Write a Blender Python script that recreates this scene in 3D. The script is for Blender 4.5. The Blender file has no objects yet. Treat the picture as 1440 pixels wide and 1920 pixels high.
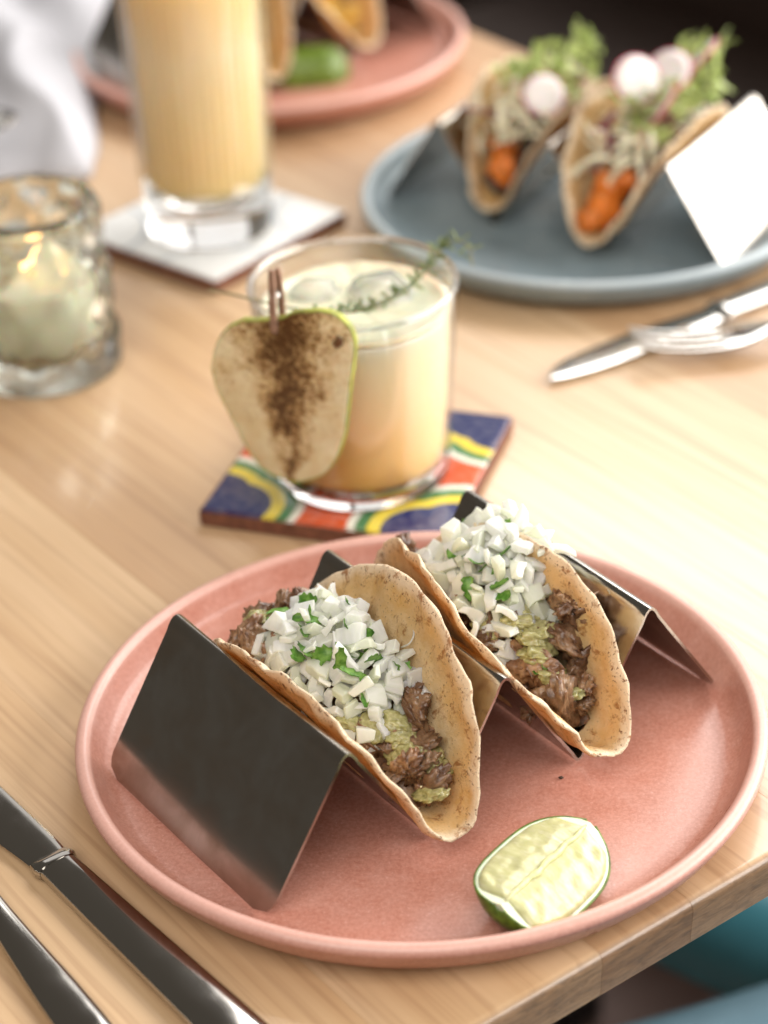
import bpy, bmesh, math, random
import numpy as np
from mathutils import Vector, Matrix, noise, Euler

random.seed(7)
SC = bpy.context.scene
COL = SC.collection
R = math.radians

# ------------------------------------------------------------------ camera
PITCH, DIST, ROLL, FPX = 0.5535, 1.0258, -0.04955, 4304.18
_fw = np.array([0, math.cos(PITCH), -math.sin(PITCH)])
_C = -_fw * DIST
_r = np.array([1.0, 0, 0]); _u = np.cross(_r, _fw)
_r, _u = math.cos(ROLL) * _r + math.sin(ROLL) * _u, -math.sin(ROLL) * _r + math.cos(ROLL) * _u
cd = bpy.data.cameras.new('camera')
cam = bpy.data.objects.new('camera', cd); COL.objects.link(cam)
M = Matrix(((_r[0], _u[0], -_fw[0], _C[0]), (_r[1], _u[1], -_fw[1], _C[1]), (_r[2], _u[2], -_fw[2], _C[2]), (0, 0, 0, 1)))
cam.matrix_world = M
cd.sensor_fit = 'VERTICAL'; cd.sensor_height = 36.0; cd.lens = FPX / 1920 * 36.0
cd.clip_start = 0.01; cd.clip_end = 60
cd.dof.use_dof = True; cd.dof.focus_distance = 0.824; cd.dof.aperture_fstop = 5.5
SC.camera = cam

# ------------------------------------------------------------------ light
w = bpy.data.worlds.new('World'); SC.world = w; w.use_nodes = True
bg = w.node_tree.nodes['Background']
bg.inputs[0].default_value = (0.95, 0.84, 0.70, 1); bg.inputs[1].default_value = 0.11

def area(name, loc, target, sx, sy, power, col):
    l = bpy.data.lights.new(name, 'AREA'); l.shape = 'RECTANGLE'; l.size = sx; l.size_y = sy
    l.energy = power; l.color = col
    o = bpy.data.objects.new(name, l); COL.objects.link(o); o.location = loc
    o.rotation_euler = (Vector(target) - Vector(loc)).to_track_quat('-Z', 'Y').to_euler()
    return o
area('window_light_right', (2.30, 0.35, 0.60), (0.0, 0.2, 0.25), 3.6, 2.6, 255, (1.0, 0.972, 0.94))
area('added_light_back_high', (1.15, 2.4, 2.75), (0.1, 0.2, 0.0), 2.3, 1.3, 92, (1.0, 0.975, 0.95))  # extra unseen light, added high at the back for diffuse brightness
area('window_light_back_low', (1.30, 2.6, 1.15), (0.1, 0.2, 0.2), 2.0, 1.3, 13, (1.0, 0.975, 0.95))
area('added_veil_back_left', (-0.55, 2.6, 1.05), (-0.1, 0.2, 0.2), 1.5, 1.0, 4, (1.0, 0.975, 0.95))  # weak light added to lay a pale veil over the left of the table
area('room_fill', (-0.35, -1.5, 1.9), (0, 0, 0), 2.0, 1.6, 48, (1.0, 0.95, 0.89))  # soft fill added behind the camera, no lamp known there

SC.view_settings.view_transform = 'Standard'; SC.view_settings.look = 'None'
SC.view_settings.exposure = 0.0; SC.view_settings.gamma = 1.0
SC.render.engine = 'CYCLES'
SC.cycles.use_denoising = True
SC.cycles.max_bounces = 14; SC.cycles.transmission_bounces = 12; SC.cycles.transparent_max_bounces = 12
SC.cycles.sample_clamp_indirect = 6.0

# ------------------------------------------------------------------ helpers
def ray(px, py):
    d = (px - 720) * _r + (960 - py) * _u + FPX * _fw
    return d / np.linalg.norm(d)
def at(px, py, z):
    d = ray(px, py); t = (z - _C[2]) / d[2]; return Vector(_C + d * t)
def at_plane(px, py, p0, n):
    d = ray(px, py); n = np.array(n); t = ((np.array(p0) - _C) @ n) / (d @ n); return Vector(_C + d * t)

def mesh_obj(name, verts, faces, mat=None, parent=None, smooth=True, sharp=None):
    me = bpy.data.meshes.new(name)
    me.from_pydata([tuple(v) for v in verts], [], [tuple(f) for f in faces])
    me.update()
    bm = bmesh.new(); bm.from_mesh(me); bmesh.ops.recalc_face_normals(bm, faces=bm.faces); bm.to_mesh(me); bm.free()
    if smooth: me.polygons.foreach_set('use_smooth', [True] * len(me.polygons))
    if sharp: 
        try: me.set_sharp_from_angle(angle=R(sharp))
        except Exception: pass
    return link(name, me, mat, parent)
def link(name, me, mat=None, parent=None):
    if mat and not me.materials: me.materials.append(mat)
    o = bpy.data.objects.new(name, me); COL.objects.link(o)
    if parent: o.parent = parent
    return o
def from_bm(name, bm, mat, parent=None, smooth=True, sharp=40):
    me = bpy.data.meshes.new(name)
    bmesh.ops.recalc_face_normals(bm, faces=bm.faces)
    bm.to_mesh(me); bm.free()
    if smooth: me.polygons.foreach_set('use_smooth', [True] * len(me.polygons))
    if sharp:
        try: me.set_sharp_from_angle(angle=R(sharp))
        except Exception: pass
    return link(name, me, mat, parent)
def thing(name, label, cat, loc=(0, 0, 0), rz=0.0, group=None):
    o = bpy.data.objects.new(name, None); COL.objects.link(o)
    o.empty_display_size = 0.01
    o.location = loc; o.rotation_euler = (0, 0, rz)
    tag(o, label, cat, group); return o
def tag(o, label, cat, group=None):
    o['label'] = label; o['category'] = cat
    if group: o['group'] = group
    return o

def lathe_data(prof, seg=96, closed=False, rfun=None):
    """prof: list of (r,z). closed: profile loop is closed. r==0 ends become poles."""
    V, F, rows = [], [], []
    for i, (r, z) in enumerate(prof):
        if r < 1e-7:
            rows.append([len(V)]); V.append((0, 0, z))
        else:
            row = []
            for k in range(seg):
                a = 2 * math.pi * k / seg
                rr = r if rfun is None else rfun(i, r, z, a)
                row.append(len(V)); V.append((rr * math.cos(a), rr * math.sin(a), z))
            rows.append(row)
    n = len(prof)
    for i in range(n if closed else n - 1):
        A, B = rows[i], rows[(i + 1) % n]
        if len(A) == 1 and len(B) == 1: continue
        for k in range(seg):
            k2 = (k + 1) % seg
            if len(A) == 1: F.append((A[0], B[k], B[k2]))
            elif len(B) == 1: F.append((A[k], A[k2], B[0]))
            else: F.append((A[k], A[k2], B[k2], B[k]))
    return V, F
def lathe(name, prof, mat, parent=None, seg=96, closed=False, sharp=None, rfun=None):
    V, F = lathe_data(prof, seg, closed, rfun)
    return mesh_obj(name, V, F, mat, parent, True, sharp)
def arc(cx, cy, r, a0, a1, n):
    return [(cx + r * math.cos(R(a0 + (a1 - a0) * i / n)), cy + r * math.sin(R(a0 + (a1 - a0) * i / n))) for i in range(n + 1)]

def tube_data(path, rad, seg=8):
    """path list of Vector; rad float or list."""
    V, F = [], []
    n = len(path); prev = Vector((0, 0, 1))
    for i, p in enumerate(path):
        t = (path[min(i + 1, n - 1)] - path[max(i - 1, 0)]).normalized()
        a = t.cross(prev)
        if a.length < 1e-4: a = t.cross(Vector((1, 0, 0)))
        a.normalize(); b = a.cross(t); prev = b
        r = rad[i] if isinstance(rad, (list, tuple)) else rad
        for k in range(seg):
            th = 2 * math.pi * k / seg
            V.append(p + a * (r * math.cos(th)) + b * (r * math.sin(th)))
    for i in range(n - 1):
        for k in range(seg):
            k2 = (k + 1) % seg
            F.append((i * seg + k, i * seg + k2, (i + 1) * seg + k2, (i + 1) * seg + k))
    F.append(tuple(range(seg))); F.append(tuple((n - 1) * seg + k for k in range(seg)))
    return V, F
def loft_data(st, seg=20):
    """stations (s, y, z, half width, half thickness, exponent) -> body along local X"""
    V, F = [], []
    for (s, y, z, hw, ht, ex) in st:
        for k in range(seg):
            th = 2 * math.pi * k / seg
            c, si = math.cos(th), math.sin(th)
            V.append((s, y + hw * math.copysign(abs(c) ** (2 / ex), c), z + ht * math.copysign(abs(si) ** (2 / ex), si)))
    for i in range(len(st) - 1):
        for k in range(seg):
            k2 = (k + 1) % seg
            F.append((i * seg + k, i * seg + k2, (i + 1) * seg + k2, (i + 1) * seg + k))
    F.append(tuple(range(seg))); F.append(tuple((len(st) - 1) * seg + k for k in range(seg)))
    return V, F
def spline(pts, n):
    """Catmull-Rom through tuples"""
    P = [np.array(p, float) for p in pts]; P = [2 * P[0] - P[1]] + P + [2 * P[-1] - P[-2]]
    out = []
    m = len(P) - 3
    for i in range(m):
        for j in range(n):
            t = j / n; a, b, c, d = P[i:i + 4]
            out.append(0.5 * ((2 * b) + (-a + c) * t + (2 * a - 5 * b + 4 * c - d) * t * t + (-a + 3 * b - 3 * c + d) * t ** 3))
    out.append(P[-2]); return out
def fbm(v, sc=1.0, o=3):
    s, a, f = 0.0, 1.0, sc
    for _ in range(o):
        s += a * noise.noise(Vector(v) * f); a *= 0.5; f *= 2.1
    return s

# ------------------------------------------------------------------ materials
class NT:
    def __init__(self, name):
        self.m = bpy.data.materials.new(name); self.m.use_nodes = True
        self.t = self.m.node_tree; self.b = self.t.nodes['Principled BSDF']; self.out = self.t.nodes['Material Output']
    def n(self, kind, **kw):
        nd = self.t.nodes.new(kind)
        for k, v in kw.items():
            if k.startswith('i_'):
                key = k[2:].replace('_', ' ')
                nd.inputs[key].default_value = v
            else: setattr(nd, k, v)
        return nd
    def l(self, a, b): self.t.links.new(a, b)
    def coords(self, scale=(1, 1, 1), kind='Object', rand=False):
        tc = self.n('ShaderNodeTexCoord'); mp = self.n('ShaderNodeMapping')
        mp.inputs['Scale'].default_value = scale
        self.l(tc.outputs[kind], mp.inputs['Vector'])
        if rand:
            oi = self.n('ShaderNodeObjectInfo'); mu = self.n('ShaderNodeMath', operation='MULTIPLY'); mu.inputs[1].default_value = 37.0
            self.l(oi.outputs['Random'], mu.inputs[0])
            cx = self.n('ShaderNodeCombineXYZ'); self.l(mu.outputs[0], cx.inputs[0]); self.l(mu.outputs[0], cx.inputs[1]); self.l(mu.outputs[0], cx.inputs[2])
            self.l(cx.outputs[0], mp.inputs['Location'])
        return mp.outputs[0]
    def noise(self, vec, scale, detail=3, rough=0.55, dist=0.0):
        nd = self.n('ShaderNodeTexNoise'); nd.inputs['Scale'].default_value = scale; nd.inputs['Detail'].default_value = detail
        nd.inputs['Roughness'].default_value = rough; nd.inputs['Distortion'].default_value = dist
        if vec is not None: self.l(vec, nd.inputs['Vector'])
        return nd.outputs['Fac']
    def ramp(self, fac, stops, interp='LINEAR'):
        nd = self.n('ShaderNodeValToRGB'); cr = nd.color_ramp; cr.interpolation = interp
        while len(cr.elements) < len(stops): cr.elements.new(0.5)
        for e, (p, c) in zip(cr.elements, stops):
            e.position = p; e.color = (c[0], c[1], c[2], 1) if not isinstance(c, (int, float)) else (c, c, c, 1)
        self.l(fac, nd.inputs[0]); return nd.outputs['Color']
    def mix(self, fac, a, b, blend='MIX'):
        nd = self.n('ShaderNodeMix', data_type='RGBA', blend_type=blend)
        if isinstance(fac, (int, float)): nd.inputs[0].default_value = fac
        else: self.l(fac, nd.inputs[0])
        for s, i in ((a, 6), (b, 7)):
            if isinstance(s, tuple): nd.inputs[i].default_value = (*s[:3], 1)
            else: self.l(s, nd.inputs[i])
        return nd.outputs[2]
    def math(self, op, a, b=None):
        nd = self.n('ShaderNodeMath', operation=op)
        for i, s in ((0, a), (1, b)):
            if s is None: continue
            if isinstance(s, (int, float)): nd.inputs[i].default_value = s
            else: self.l(s, nd.inputs[i])
        return nd.outputs[0]
    def bump(self, h, strength=0.3, dist=0.001):
        nd = self.n('ShaderNodeBump'); nd.inputs['Strength'].default_value = strength; nd.inputs['Distance'].default_value = dist
        self.l(h, nd.inputs['Height']); self.l(nd.outputs[0], self.b.inputs['Normal']); return nd
    def set(self, **kw):
        names = dict(base='Base Color', rough='Roughness', metal='Metallic', trans='Transmission Weight', ior='IOR', sss='Subsurface Weight',
                     sssr='Subsurface Radius', ssss='Subsurface Scale', spec='Specular IOR Level', coat='Coat Weight', coatr='Coat Roughness',
                     emit='Emission Color', emits='Emission Strength', sheen='Sheen Weight', alpha='Alpha')
        for k, v in kw.items():
            i = self.b.inputs[names[k]]
            if hasattr(v, 'is_linked') or isinstance(v, bpy.types.NodeSocket): self.l(v, i)
            elif k in ('base', 'emit'): i.default_value = (*v[:3], 1)
            else: i.default_value = v
        return self

def M_wood():
    t = NT('honey_wood')
    v = t.coords((55, 2.2, 55), rand=True)
    g = t.noise(v, 1.0, 5, 0.6, 0.6)
    v2 = t.coords((260, 6, 260), rand=True); fine = t.noise(v2, 1.0, 3, 0.6)
    v3 = t.coords((9, 1.1, 9), rand=True); broad = t.noise(v3, 1.0, 2, 0.5, 0.8)
    c = t.ramp(g, [(0.2, (0.47, 0.295, 0.155)), (0.5, (0.565, 0.385, 0.225)), (0.8, (0.62, 0.44, 0.275))])
    c = t.mix(t.ramp(broad, [(0.38, 0.0), (0.72, 0.38)]), c, (0.52, 0.32, 0.17))
    c = t.mix(t.ramp(fine, [(0.32, 0.34), (0.5, 0.0)]), c, (0.25, 0.12, 0.05))
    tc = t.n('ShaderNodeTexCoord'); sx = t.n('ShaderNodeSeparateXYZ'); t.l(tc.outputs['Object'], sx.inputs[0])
    end_face = t.n('ShaderNodeMapRange'); end_face.inputs[1].default_value = -0.2742; end_face.inputs[2].default_value = -0.2766; t.l(sx.outputs[1], end_face.inputs[0])
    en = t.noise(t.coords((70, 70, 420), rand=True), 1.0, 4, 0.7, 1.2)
    c = t.mix(t.math('MULTIPLY', end_face.outputs[0], 0.85), c, t.ramp(en, [(0.32, (0.05, 0.024, 0.011)), (0.5, (0.17, 0.09, 0.042)), (0.68, (0.26, 0.15, 0.075))]))  # near end face mixed towards darker, streaked browns
    oi = t.n('ShaderNodeObjectInfo')
    tone = t.ramp(oi.outputs['Random'], [(0.0, (0.86, 0.80, 0.75)), (0.5, (1.0, 1.0, 1.0)), (1.0, (1.04, 1.03, 1.0))])
    c = t.mix(1.0, c, tone, 'MULTIPLY')
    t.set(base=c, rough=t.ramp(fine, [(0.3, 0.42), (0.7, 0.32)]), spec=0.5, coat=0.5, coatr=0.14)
    t.bump(fine, 0.12, 0.0004)
    return t.m
def M_ceramic(name, a, b, rimc, rough=0.33, mott=0.35):
    t = NT(name)
    v = t.coords()
    n1 = t.noise(v, 620, 3, 0.75); n2 = t.noise(v, 70, 5, 0.65); n3 = t.noise(v, 900, 2, 0.6)
    c = t.mix(t.ramp(n1, [(0.40, 0.0), (0.60, 1.0)]), a, b)
    c = t.mix(t.ramp(n2, [(0.45, 0.0), (0.75, mott)]), c, rimc)
    c = t.mix(t.ramp(n3, [(0.60, 0.0), (0.70, mott * 1.4)]), c, rimc)
    # the glaze breaks paler over the lip
    tc = t.n('ShaderNodeTexCoord'); sx = t.n('ShaderNodeSeparateXYZ'); t.l(tc.outputs['Object'], sx.inputs[0])
    lip = t.n('ShaderNodeMapRange'); lip.inputs[1].default_value = 0.0175; lip.inputs[2].default_value = 0.0205; t.l(sx.outputs[2], lip.inputs[0])
    c = t.mix(t.math('MULTIPLY', lip.outputs[0], 0.55), c, rimc)
    t.set(base=c, rough=t.ramp(n2, [(0.3, rough - 0.04), (0.7, rough + 0.08)]), spec=0.45)
    t.bump(t.mix(0.5, n1, n2), 0.10, 0.0005)
    return t.m
def M_steel(name='brushed_steel', base=(0.50, 0.48, 0.45), r0=0.13, r1=0.30, stain=True):
    t = NT(name)
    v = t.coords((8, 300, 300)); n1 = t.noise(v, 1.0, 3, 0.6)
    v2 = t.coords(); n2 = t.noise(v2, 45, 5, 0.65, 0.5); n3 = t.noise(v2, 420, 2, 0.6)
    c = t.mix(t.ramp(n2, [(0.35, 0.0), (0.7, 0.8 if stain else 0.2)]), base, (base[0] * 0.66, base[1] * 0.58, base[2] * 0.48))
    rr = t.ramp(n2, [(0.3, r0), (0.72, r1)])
    t.set(base=c, metal=1.0, rough=rr)
    t.bump(n1, 0.035, 0.0003)
    return t.m
def M_tortilla():
    t = NT('corn_tortilla')
    v = t.coords(rand=True)
    n1 = t.noise(v, 55, 4, 0.6); n2 = t.noise(v, 320, 3, 0.65); n3 = t.noise(v, 170, 4, 0.75, 0.4); n4 = t.noise(v, 900, 2, 0.6)
    c = t.ramp(n1, [(0.28, (0.66, 0.42, 0.16)), (0.48, (0.78, 0.60, 0.33)), (0.70, (0.72, 0.48, 0.19))])
    c = t.mix(t.ramp(n2, [(0.42, 0.0), (0.7, 0.6)]), c, (0.82, 0.66, 0.42))
    at_ = t.n('ShaderNodeAttribute'); at_.attribute_name = 'rimness'
    rr = t.math('ADD', at_.outputs['Fac'], t.math('MULTIPLY', t.math('SUBTRACT', n1, 0.5), 0.12))
    c = t.mix(t.ramp(rr, [(0.70, 0.0), (0.88, 0.45), (0.95, 0.15)]), c, (0.74, 0.42, 0.10))  # orange glow of the backlit flap, painted in below the rim
    c = t.mix(t.ramp(rr, [(0.925, 0.0), (0.975, 0.85)]), c, (0.88, 0.77, 0.57))
    char = t.math('MULTIPLY', t.ramp(t.noise(v, 420, 3, 0.7), [(0.60, 0.0), (0.66, 1.0)]), t.ramp(rr, [(0.86, 0.0), (0.95, 0.9)]))
    spots = t.ramp(n3, [(0.55, 0.0), (0.66, 0.85)])
    c = t.mix(spots, c, (0.36, 0.15, 0.04))
    dk = t.ramp(n4, [(0.64, 0.0), (0.70, 0.85)])
    c = t.mix(t.math('MULTIPLY', dk, t.ramp(n1, [(0.35, 0.0), (0.6, 1.0)])), c, (0.10, 0.035, 0.012))
    c = t.mix(char, c, (0.16, 0.06, 0.018))
    t.set(base=c, rough=0.62, spec=0.3)
    t.bump(t.mix(0.5, n2, n4), 0.8, 0.0009)
    tr = t.n('ShaderNodeBsdfTranslucent'); tcx = t.mix(1.0, c, (1.0, 0.72, 0.36), 'MULTIPLY'); t.l(tcx, tr.inputs[0])
    ms = t.n('ShaderNodeMixShader'); ms.inputs[0].default_value = 0.30
    t.l(t.b.outputs[0], ms.inputs[1]); t.l(tr.outputs[0], ms.inputs[2]); t.l(ms.outputs[0], t.out.inputs[0])
    return t.m
def M_meat():
    t = NT('grilled_beef')
    v = t.coords(rand=True)
    n1 = t.noise(v, 130, 4, 0.65, 0.6); n2 = t.noise(v, 650, 3, 0.7); 
    c = t.ramp(n1, [(0.28, (0.040, 0.016, 0.007)), (0.44, (0.15, 0.070, 0.034)), (0.58, (0.29, 0.170, 0.095)), (0.72, (0.39, 0.255, 0.15)), (0.84, (0.22, 0.075, 0.03))])
    oi = t.n('ShaderNodeObjectInfo')
    c = t.mix(1.0, c, t.ramp(oi.outputs['Random'], [(0.0, (0.62, 0.55, 0.5)), (0.5, (0.95, 0.95, 0.92)), (1.0, (1.2, 1.15, 1.05))]), 'MULTIPLY')
    t.set(base=c, rough=t.ramp(n2, [(0.3, 0.22), (0.7, 0.5)]), spec=0.5, sss=0.12, ssss=0.002, coat=0.25, coatr=0.2)
    t.b.inputs['Subsurface Radius'].default_value = (1.0, 0.45, 0.3)
    t.bump(t.mix(0.5, n1, n2), 0.7, 0.0009)
    return t.m
def M_salsa():
    t = NT('green_salsa')
    v = t.coords(rand=True); n1 = t.noise(v, 480, 3, 0.6); n2 = t.noise(v, 90, 3)
    c = t.ramp(n1, [(0.3, (0.20, 0.185, 0.06)), (0.55, (0.37, 0.345, 0.15)), (0.75, (0.54, 0.50, 0.28))])
    c = t.mix(t.ramp(n2, [(0.4, 0.0), (0.7, 0.55)]), c, (0.33, 0.27, 0.12))
    t.set(base=c, rough=0.22, sss=0.3, ssss=0.003); t.b.inputs['Subsurface Radius'].default_value = (0.8, 1, 0.3)
    t.bump(n1, 0.25, 0.0005); return t.m
def M_onion():
    t = NT('white_onion')
    v = t.coords((900, 120, 120), rand=True); n1 = t.noise(v, 1.0, 2)
    oi = t.n('ShaderNodeObjectInfo')
    c = t.ramp(oi.outputs['Random'], [(0.0, (0.84, 0.87, 0.70)), (0.35, (0.95, 0.95, 0.86)), (1.0, (0.97, 0.97, 0.93))])
    c = t.mix(t.ramp(n1, [(0.45, 0.0), (0.7, 0.25)]), c, (0.72, 0.78, 0.58))
    t.set(base=c, rough=0.28, sss=0.5, ssss=0.006, spec=0.55); t.b.inputs['Subsurface Radius'].default_value = (0.9, 1.0, 0.7)
    t.bump(n1, 0.15, 0.0003)
    tr = t.n('ShaderNodeBsdfTranslucent'); t.l(c, tr.inputs[0]); ms = t.n('ShaderNodeMixShader'); ms.inputs[0].default_value = 0.42
    t.l(t.b.outputs[0], ms.inputs[1]); t.l(tr.outputs[0], ms.inputs[2]); t.l(ms.outputs[0], t.out.inputs[0]); return t.m
def M_leaf(name, a, b, rough=0.4):
    t = NT(name)
    v = t.coords(rand=True); n1 = t.noise(v, 350, 3)
    c = t.mix(t.ramp(n1, [(0.40, 0.0), (0.60, 1.0)]), a, b)
    t.set(base=c, rough=rough)
    tr = t.n('ShaderNodeBsdfTranslucent'); t.l(c, tr.inputs[0])
    ms = t.n('ShaderNodeMixShader'); ms.inputs[0].default_value = 0.3
    t.l(t.b.outputs[0], ms.inputs[1]); t.l(tr.outputs[0], ms.inputs[2]); t.l(ms.outputs[0], t.out.inputs[0])
    return t.m
def M_plain(name, c, rough=0.5, var=0.15, scale=200, **kw):
    t = NT(name); v = t.coords(rand=True); n1 = t.noise(v, scale, 3)
    t.set(base=t.mix(t.ramp(n1, [(0.35, 0.0), (0.65, 1.0)]), tuple(x * (1 - var) for x in c), tuple(min(1, x * (1 + var)) for x in c)), rough=rough, **kw)
    t.bump(n1, 0.1, 0.0005)
    return t.m
def M_glass(name, c=(1, 1, 1), rough=0.0, ior=1.45):
    t = NT(name); t.set(base=c, trans=1.0, rough=rough, ior=ior); return t.m
def M_thin(name, c=(1, 1, 1), rough=0.0):
    t = NT(name); lw = t.n('ShaderNodeLayerWeight'); lw.inputs[0].default_value = 0.5
    tr = t.n('ShaderNodeBsdfTransparent'); tr.inputs[0].default_value = (*c, 1)
    g = t.n('ShaderNodeBsdfGlossy'); g.inputs['Roughness'].default_value = rough
    ms = t.n('ShaderNodeMixShader'); t.l(t.math('ADD', t.math('MULTIPLY', t.math('POWER', lw.outputs['Facing'], 4.0), 0.9), 0.09), ms.inputs[0]); t.l(tr.outputs[0], ms.inputs[1]); t.l(g.outputs[0], ms.inputs[2]); t.l(ms.outputs[0], t.out.inputs[0])
    return t.m
def M_vcol(name, rough):
    t = NT(name); a = t.n('ShaderNodeVertexColor'); a.layer_name = 'glaze'
    n1 = t.noise(t.coords(), 260, 3); c = t.mix(t.ramp(n1, [(0.4, 0.0), (0.75, 0.22)]), a.outputs[0], t.mix(0.5, a.outputs[0], (0.8, 0.78, 0.7)))
    t.set(base=c, rough=rough, spec=0.5); t.bump(t.noise(t.coords(), 120, 2), 0.08, 0.0005); return t.m

WOOD = M_wood()
PINK = M_ceramic('salmon_ceramic', (0.465, 0.19, 0.135), (0.555, 0.255, 0.19), (0.76, 0.48, 0.41), 0.30, 0.22)
GREY = M_ceramic('slate_ceramic', (0.19, 0.245, 0.27), (0.21, 0.27, 0.295), (0.54, 0.59, 0.61), 0.20, 0.12)
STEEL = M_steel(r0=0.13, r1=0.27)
CUTLERY = M_steel('polished_steel', (0.52, 0.50, 0.47), 0.07, 0.16, False)
TORT = M_tortilla(); MEAT = M_meat(); SALSA = M_salsa(); ONION = M_onion()
CILANTRO = M_leaf('cilantro_green', (0.08, 0.23, 0.02), (0.24, 0.44, 0.09))
GLASS = M_glass('clear_glass', (0.99, 0.995, 0.99)); THIN = M_thin('thin_clear_glass', (0.985, 0.99, 0.985))

# ------------------------------------------------------------------ table and floor
EA = math.atan2(0.0703, 0.0997)          # direction of the near table edge
EV = Vector((math.cos(EA), math.sin(EA), 0)); NV = Vector((-math.sin(EA), math.cos(EA), 0))
YE = -0.2772                              # near edge in table coordinates
table = thing('dining_table', 'pale honey wood plank table top with rounded edge under all the dishes', 'table', (0, 0, -0.75), EA)
joints = [-0.375, -0.31, -0.262, -0.195, -0.114, -0.0723, -0.012, 0.052, 0.129, 0.188, 0.245, 0.318, 0.362, 0.412]
def plank(x0, x1, first, last):
    T, y1, r = 0.021, 1.25, 0.0042
    prof = [(y1, 0.0)] + [(YE + r + 0.4 - 0.4, 0.0)]
    prof = [(y1, -T), (y1, 0.0)] + [(YE + r - r * math.sin(R(a)), -r + r * math.cos(R(a))) for a in range(0, 91, 15)] + [(YE + 0.001, -T + 0.002), (YE + 0.0035, -T)]
    bm = bmesh.new(); e = 0.00022
    rows = []
    for x, inset in ((x0 + 0.00001, 0.0001), (x0 + 0.0001, 0), (x1 - 0.0001, 0), (x1 - 0.00001, 0.0001)):
        rr = []
        for (y, z) in prof:
            zz = z - (inset if z > -T / 2 else -inset); yy = y + (inset if y < 0 and z < -0.002 else 0)
            rr.append(bm.verts.new((x, yy, zz + 0.75)))
        rows.append(rr)
    n = len(prof)
    for a, b in zip(rows[:-1], rows[1:]):
        for k in range(n): bm.faces.new((a[k], a[(k + 1) % n], b[(k + 1) % n], b[k]))
    bm.faces.new(rows[0]); bm.faces.new(rows[-1])
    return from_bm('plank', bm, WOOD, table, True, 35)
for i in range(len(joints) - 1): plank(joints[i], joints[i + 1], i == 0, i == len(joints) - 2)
DARKMETAL = M_plain('black_powder_coat', (0.012, 0.012, 0.013), 0.45)
for (x, y) in ((-0.32, 0.30), (0.36, 0.30), (-0.32, 1.15), (0.36, 1.15)):
    bm = bmesh.new(); bmesh.ops.create_cube(bm, size=1, matrix=Matrix.Translation((x, y, 0.3645)) @ Matrix.Diagonal((0.045, 0.045, 0.729, 1)))
    bmesh.ops.bevel(bm, geom=bm.edges[:], offset=0.003, segments=2, affect='EDGES')
    from_bm('leg', bm, DARKMETAL, table)

FLOOR = NT('brown_floor')
_v = FLOOR.coords((3, 30, 3)); _n = FLOOR.noise(_v, 1.0, 4)
FLOOR.set(base=FLOOR.ramp(_n, [(0.3, (0.28, 0.17, 0.14)), (0.7, (0.36, 0.23, 0.19))]), rough=0.5)
fl = mesh_obj('floor', [(-6, -6, -0.75), (6, -6, -0.75), (6, 6, -0.75), (-6, 6, -0.75)], [(0, 1, 2, 3)], FLOOR.m, None, False)
fl['kind'] = 'structure'

# ------------------------------------------------------------------ plates
def plate(name, label, loc, rad, mat, group=None):
    s = rad / 0.13
    rf = 0.1125
    prof = [(0, 0.0078), (0.06 * s, 0.0079), ((rf - 0.004) * s, 0.0080)]
    prof += [((rf + 0.0085 * math.sin(R(a))) * s, 0.0080 + 0.0085 * (1 - math.cos(R(a)))) for a in range(10, 71, 10)]
    prof += [(0.1235 * s, 0.0183)]
    prof += [((0.1266 + 0.0031 * math.cos(R(a))) * s, 0.0182 + 0.0028 * math.sin(R(a))) for a in range(165, -31, -15)]
    prof += [(0.1265 * s, 0.0115), (0.1225 * s, 0.0065), (0.116 * s, 0.0030), (0.110 * s, 0.0014), (0.106 * s, 0.0003), (0.101 * s, 0.0003), (0.099 * s, 0.0018), (0, 0.0018)]
    sub = []
    o = lathe(name, prof, mat, None, 160)
    o.location = loc
    rnd = random.Random(int(abs(loc[0]) * 1e5))
    for vtx in o.data.vertices:                   # thrown by hand: never quite round
        n_ = fbm((vtx.co.x * 14 + rnd.random() * 0, vtx.co.y * 14, 3.0), 1, 2)
        if vtx.co.z > 0.005: vtx.co.z += 0.00025 * n_
    return o
PZ = 0.0080
plate_front = tag(plate('dinner_plate', 'salmon pink ceramic plate holding the two beef tacos and a cut lime', (0.0098, -0.1788, 0), 0.13, PINK), 'x', 'plate')
plate_front['label'] = 'salmon pink ceramic plate under the onion topped tacos, at the corner of the table'
plate_grey = tag(plate('dinner_plate', 'x', (0.1228, 0.3017, 0), 0.1275, GREY), 'slate grey ceramic plate under tacos topped with greens and radish', 'plate')
plate_back = tag(plate('dinner_plate', 'x', (-0.0600, 0.5620, 0), 0.129, PINK), 'pink ceramic plate behind the tall glass, with a green lime wedge on it', 'plate')

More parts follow.
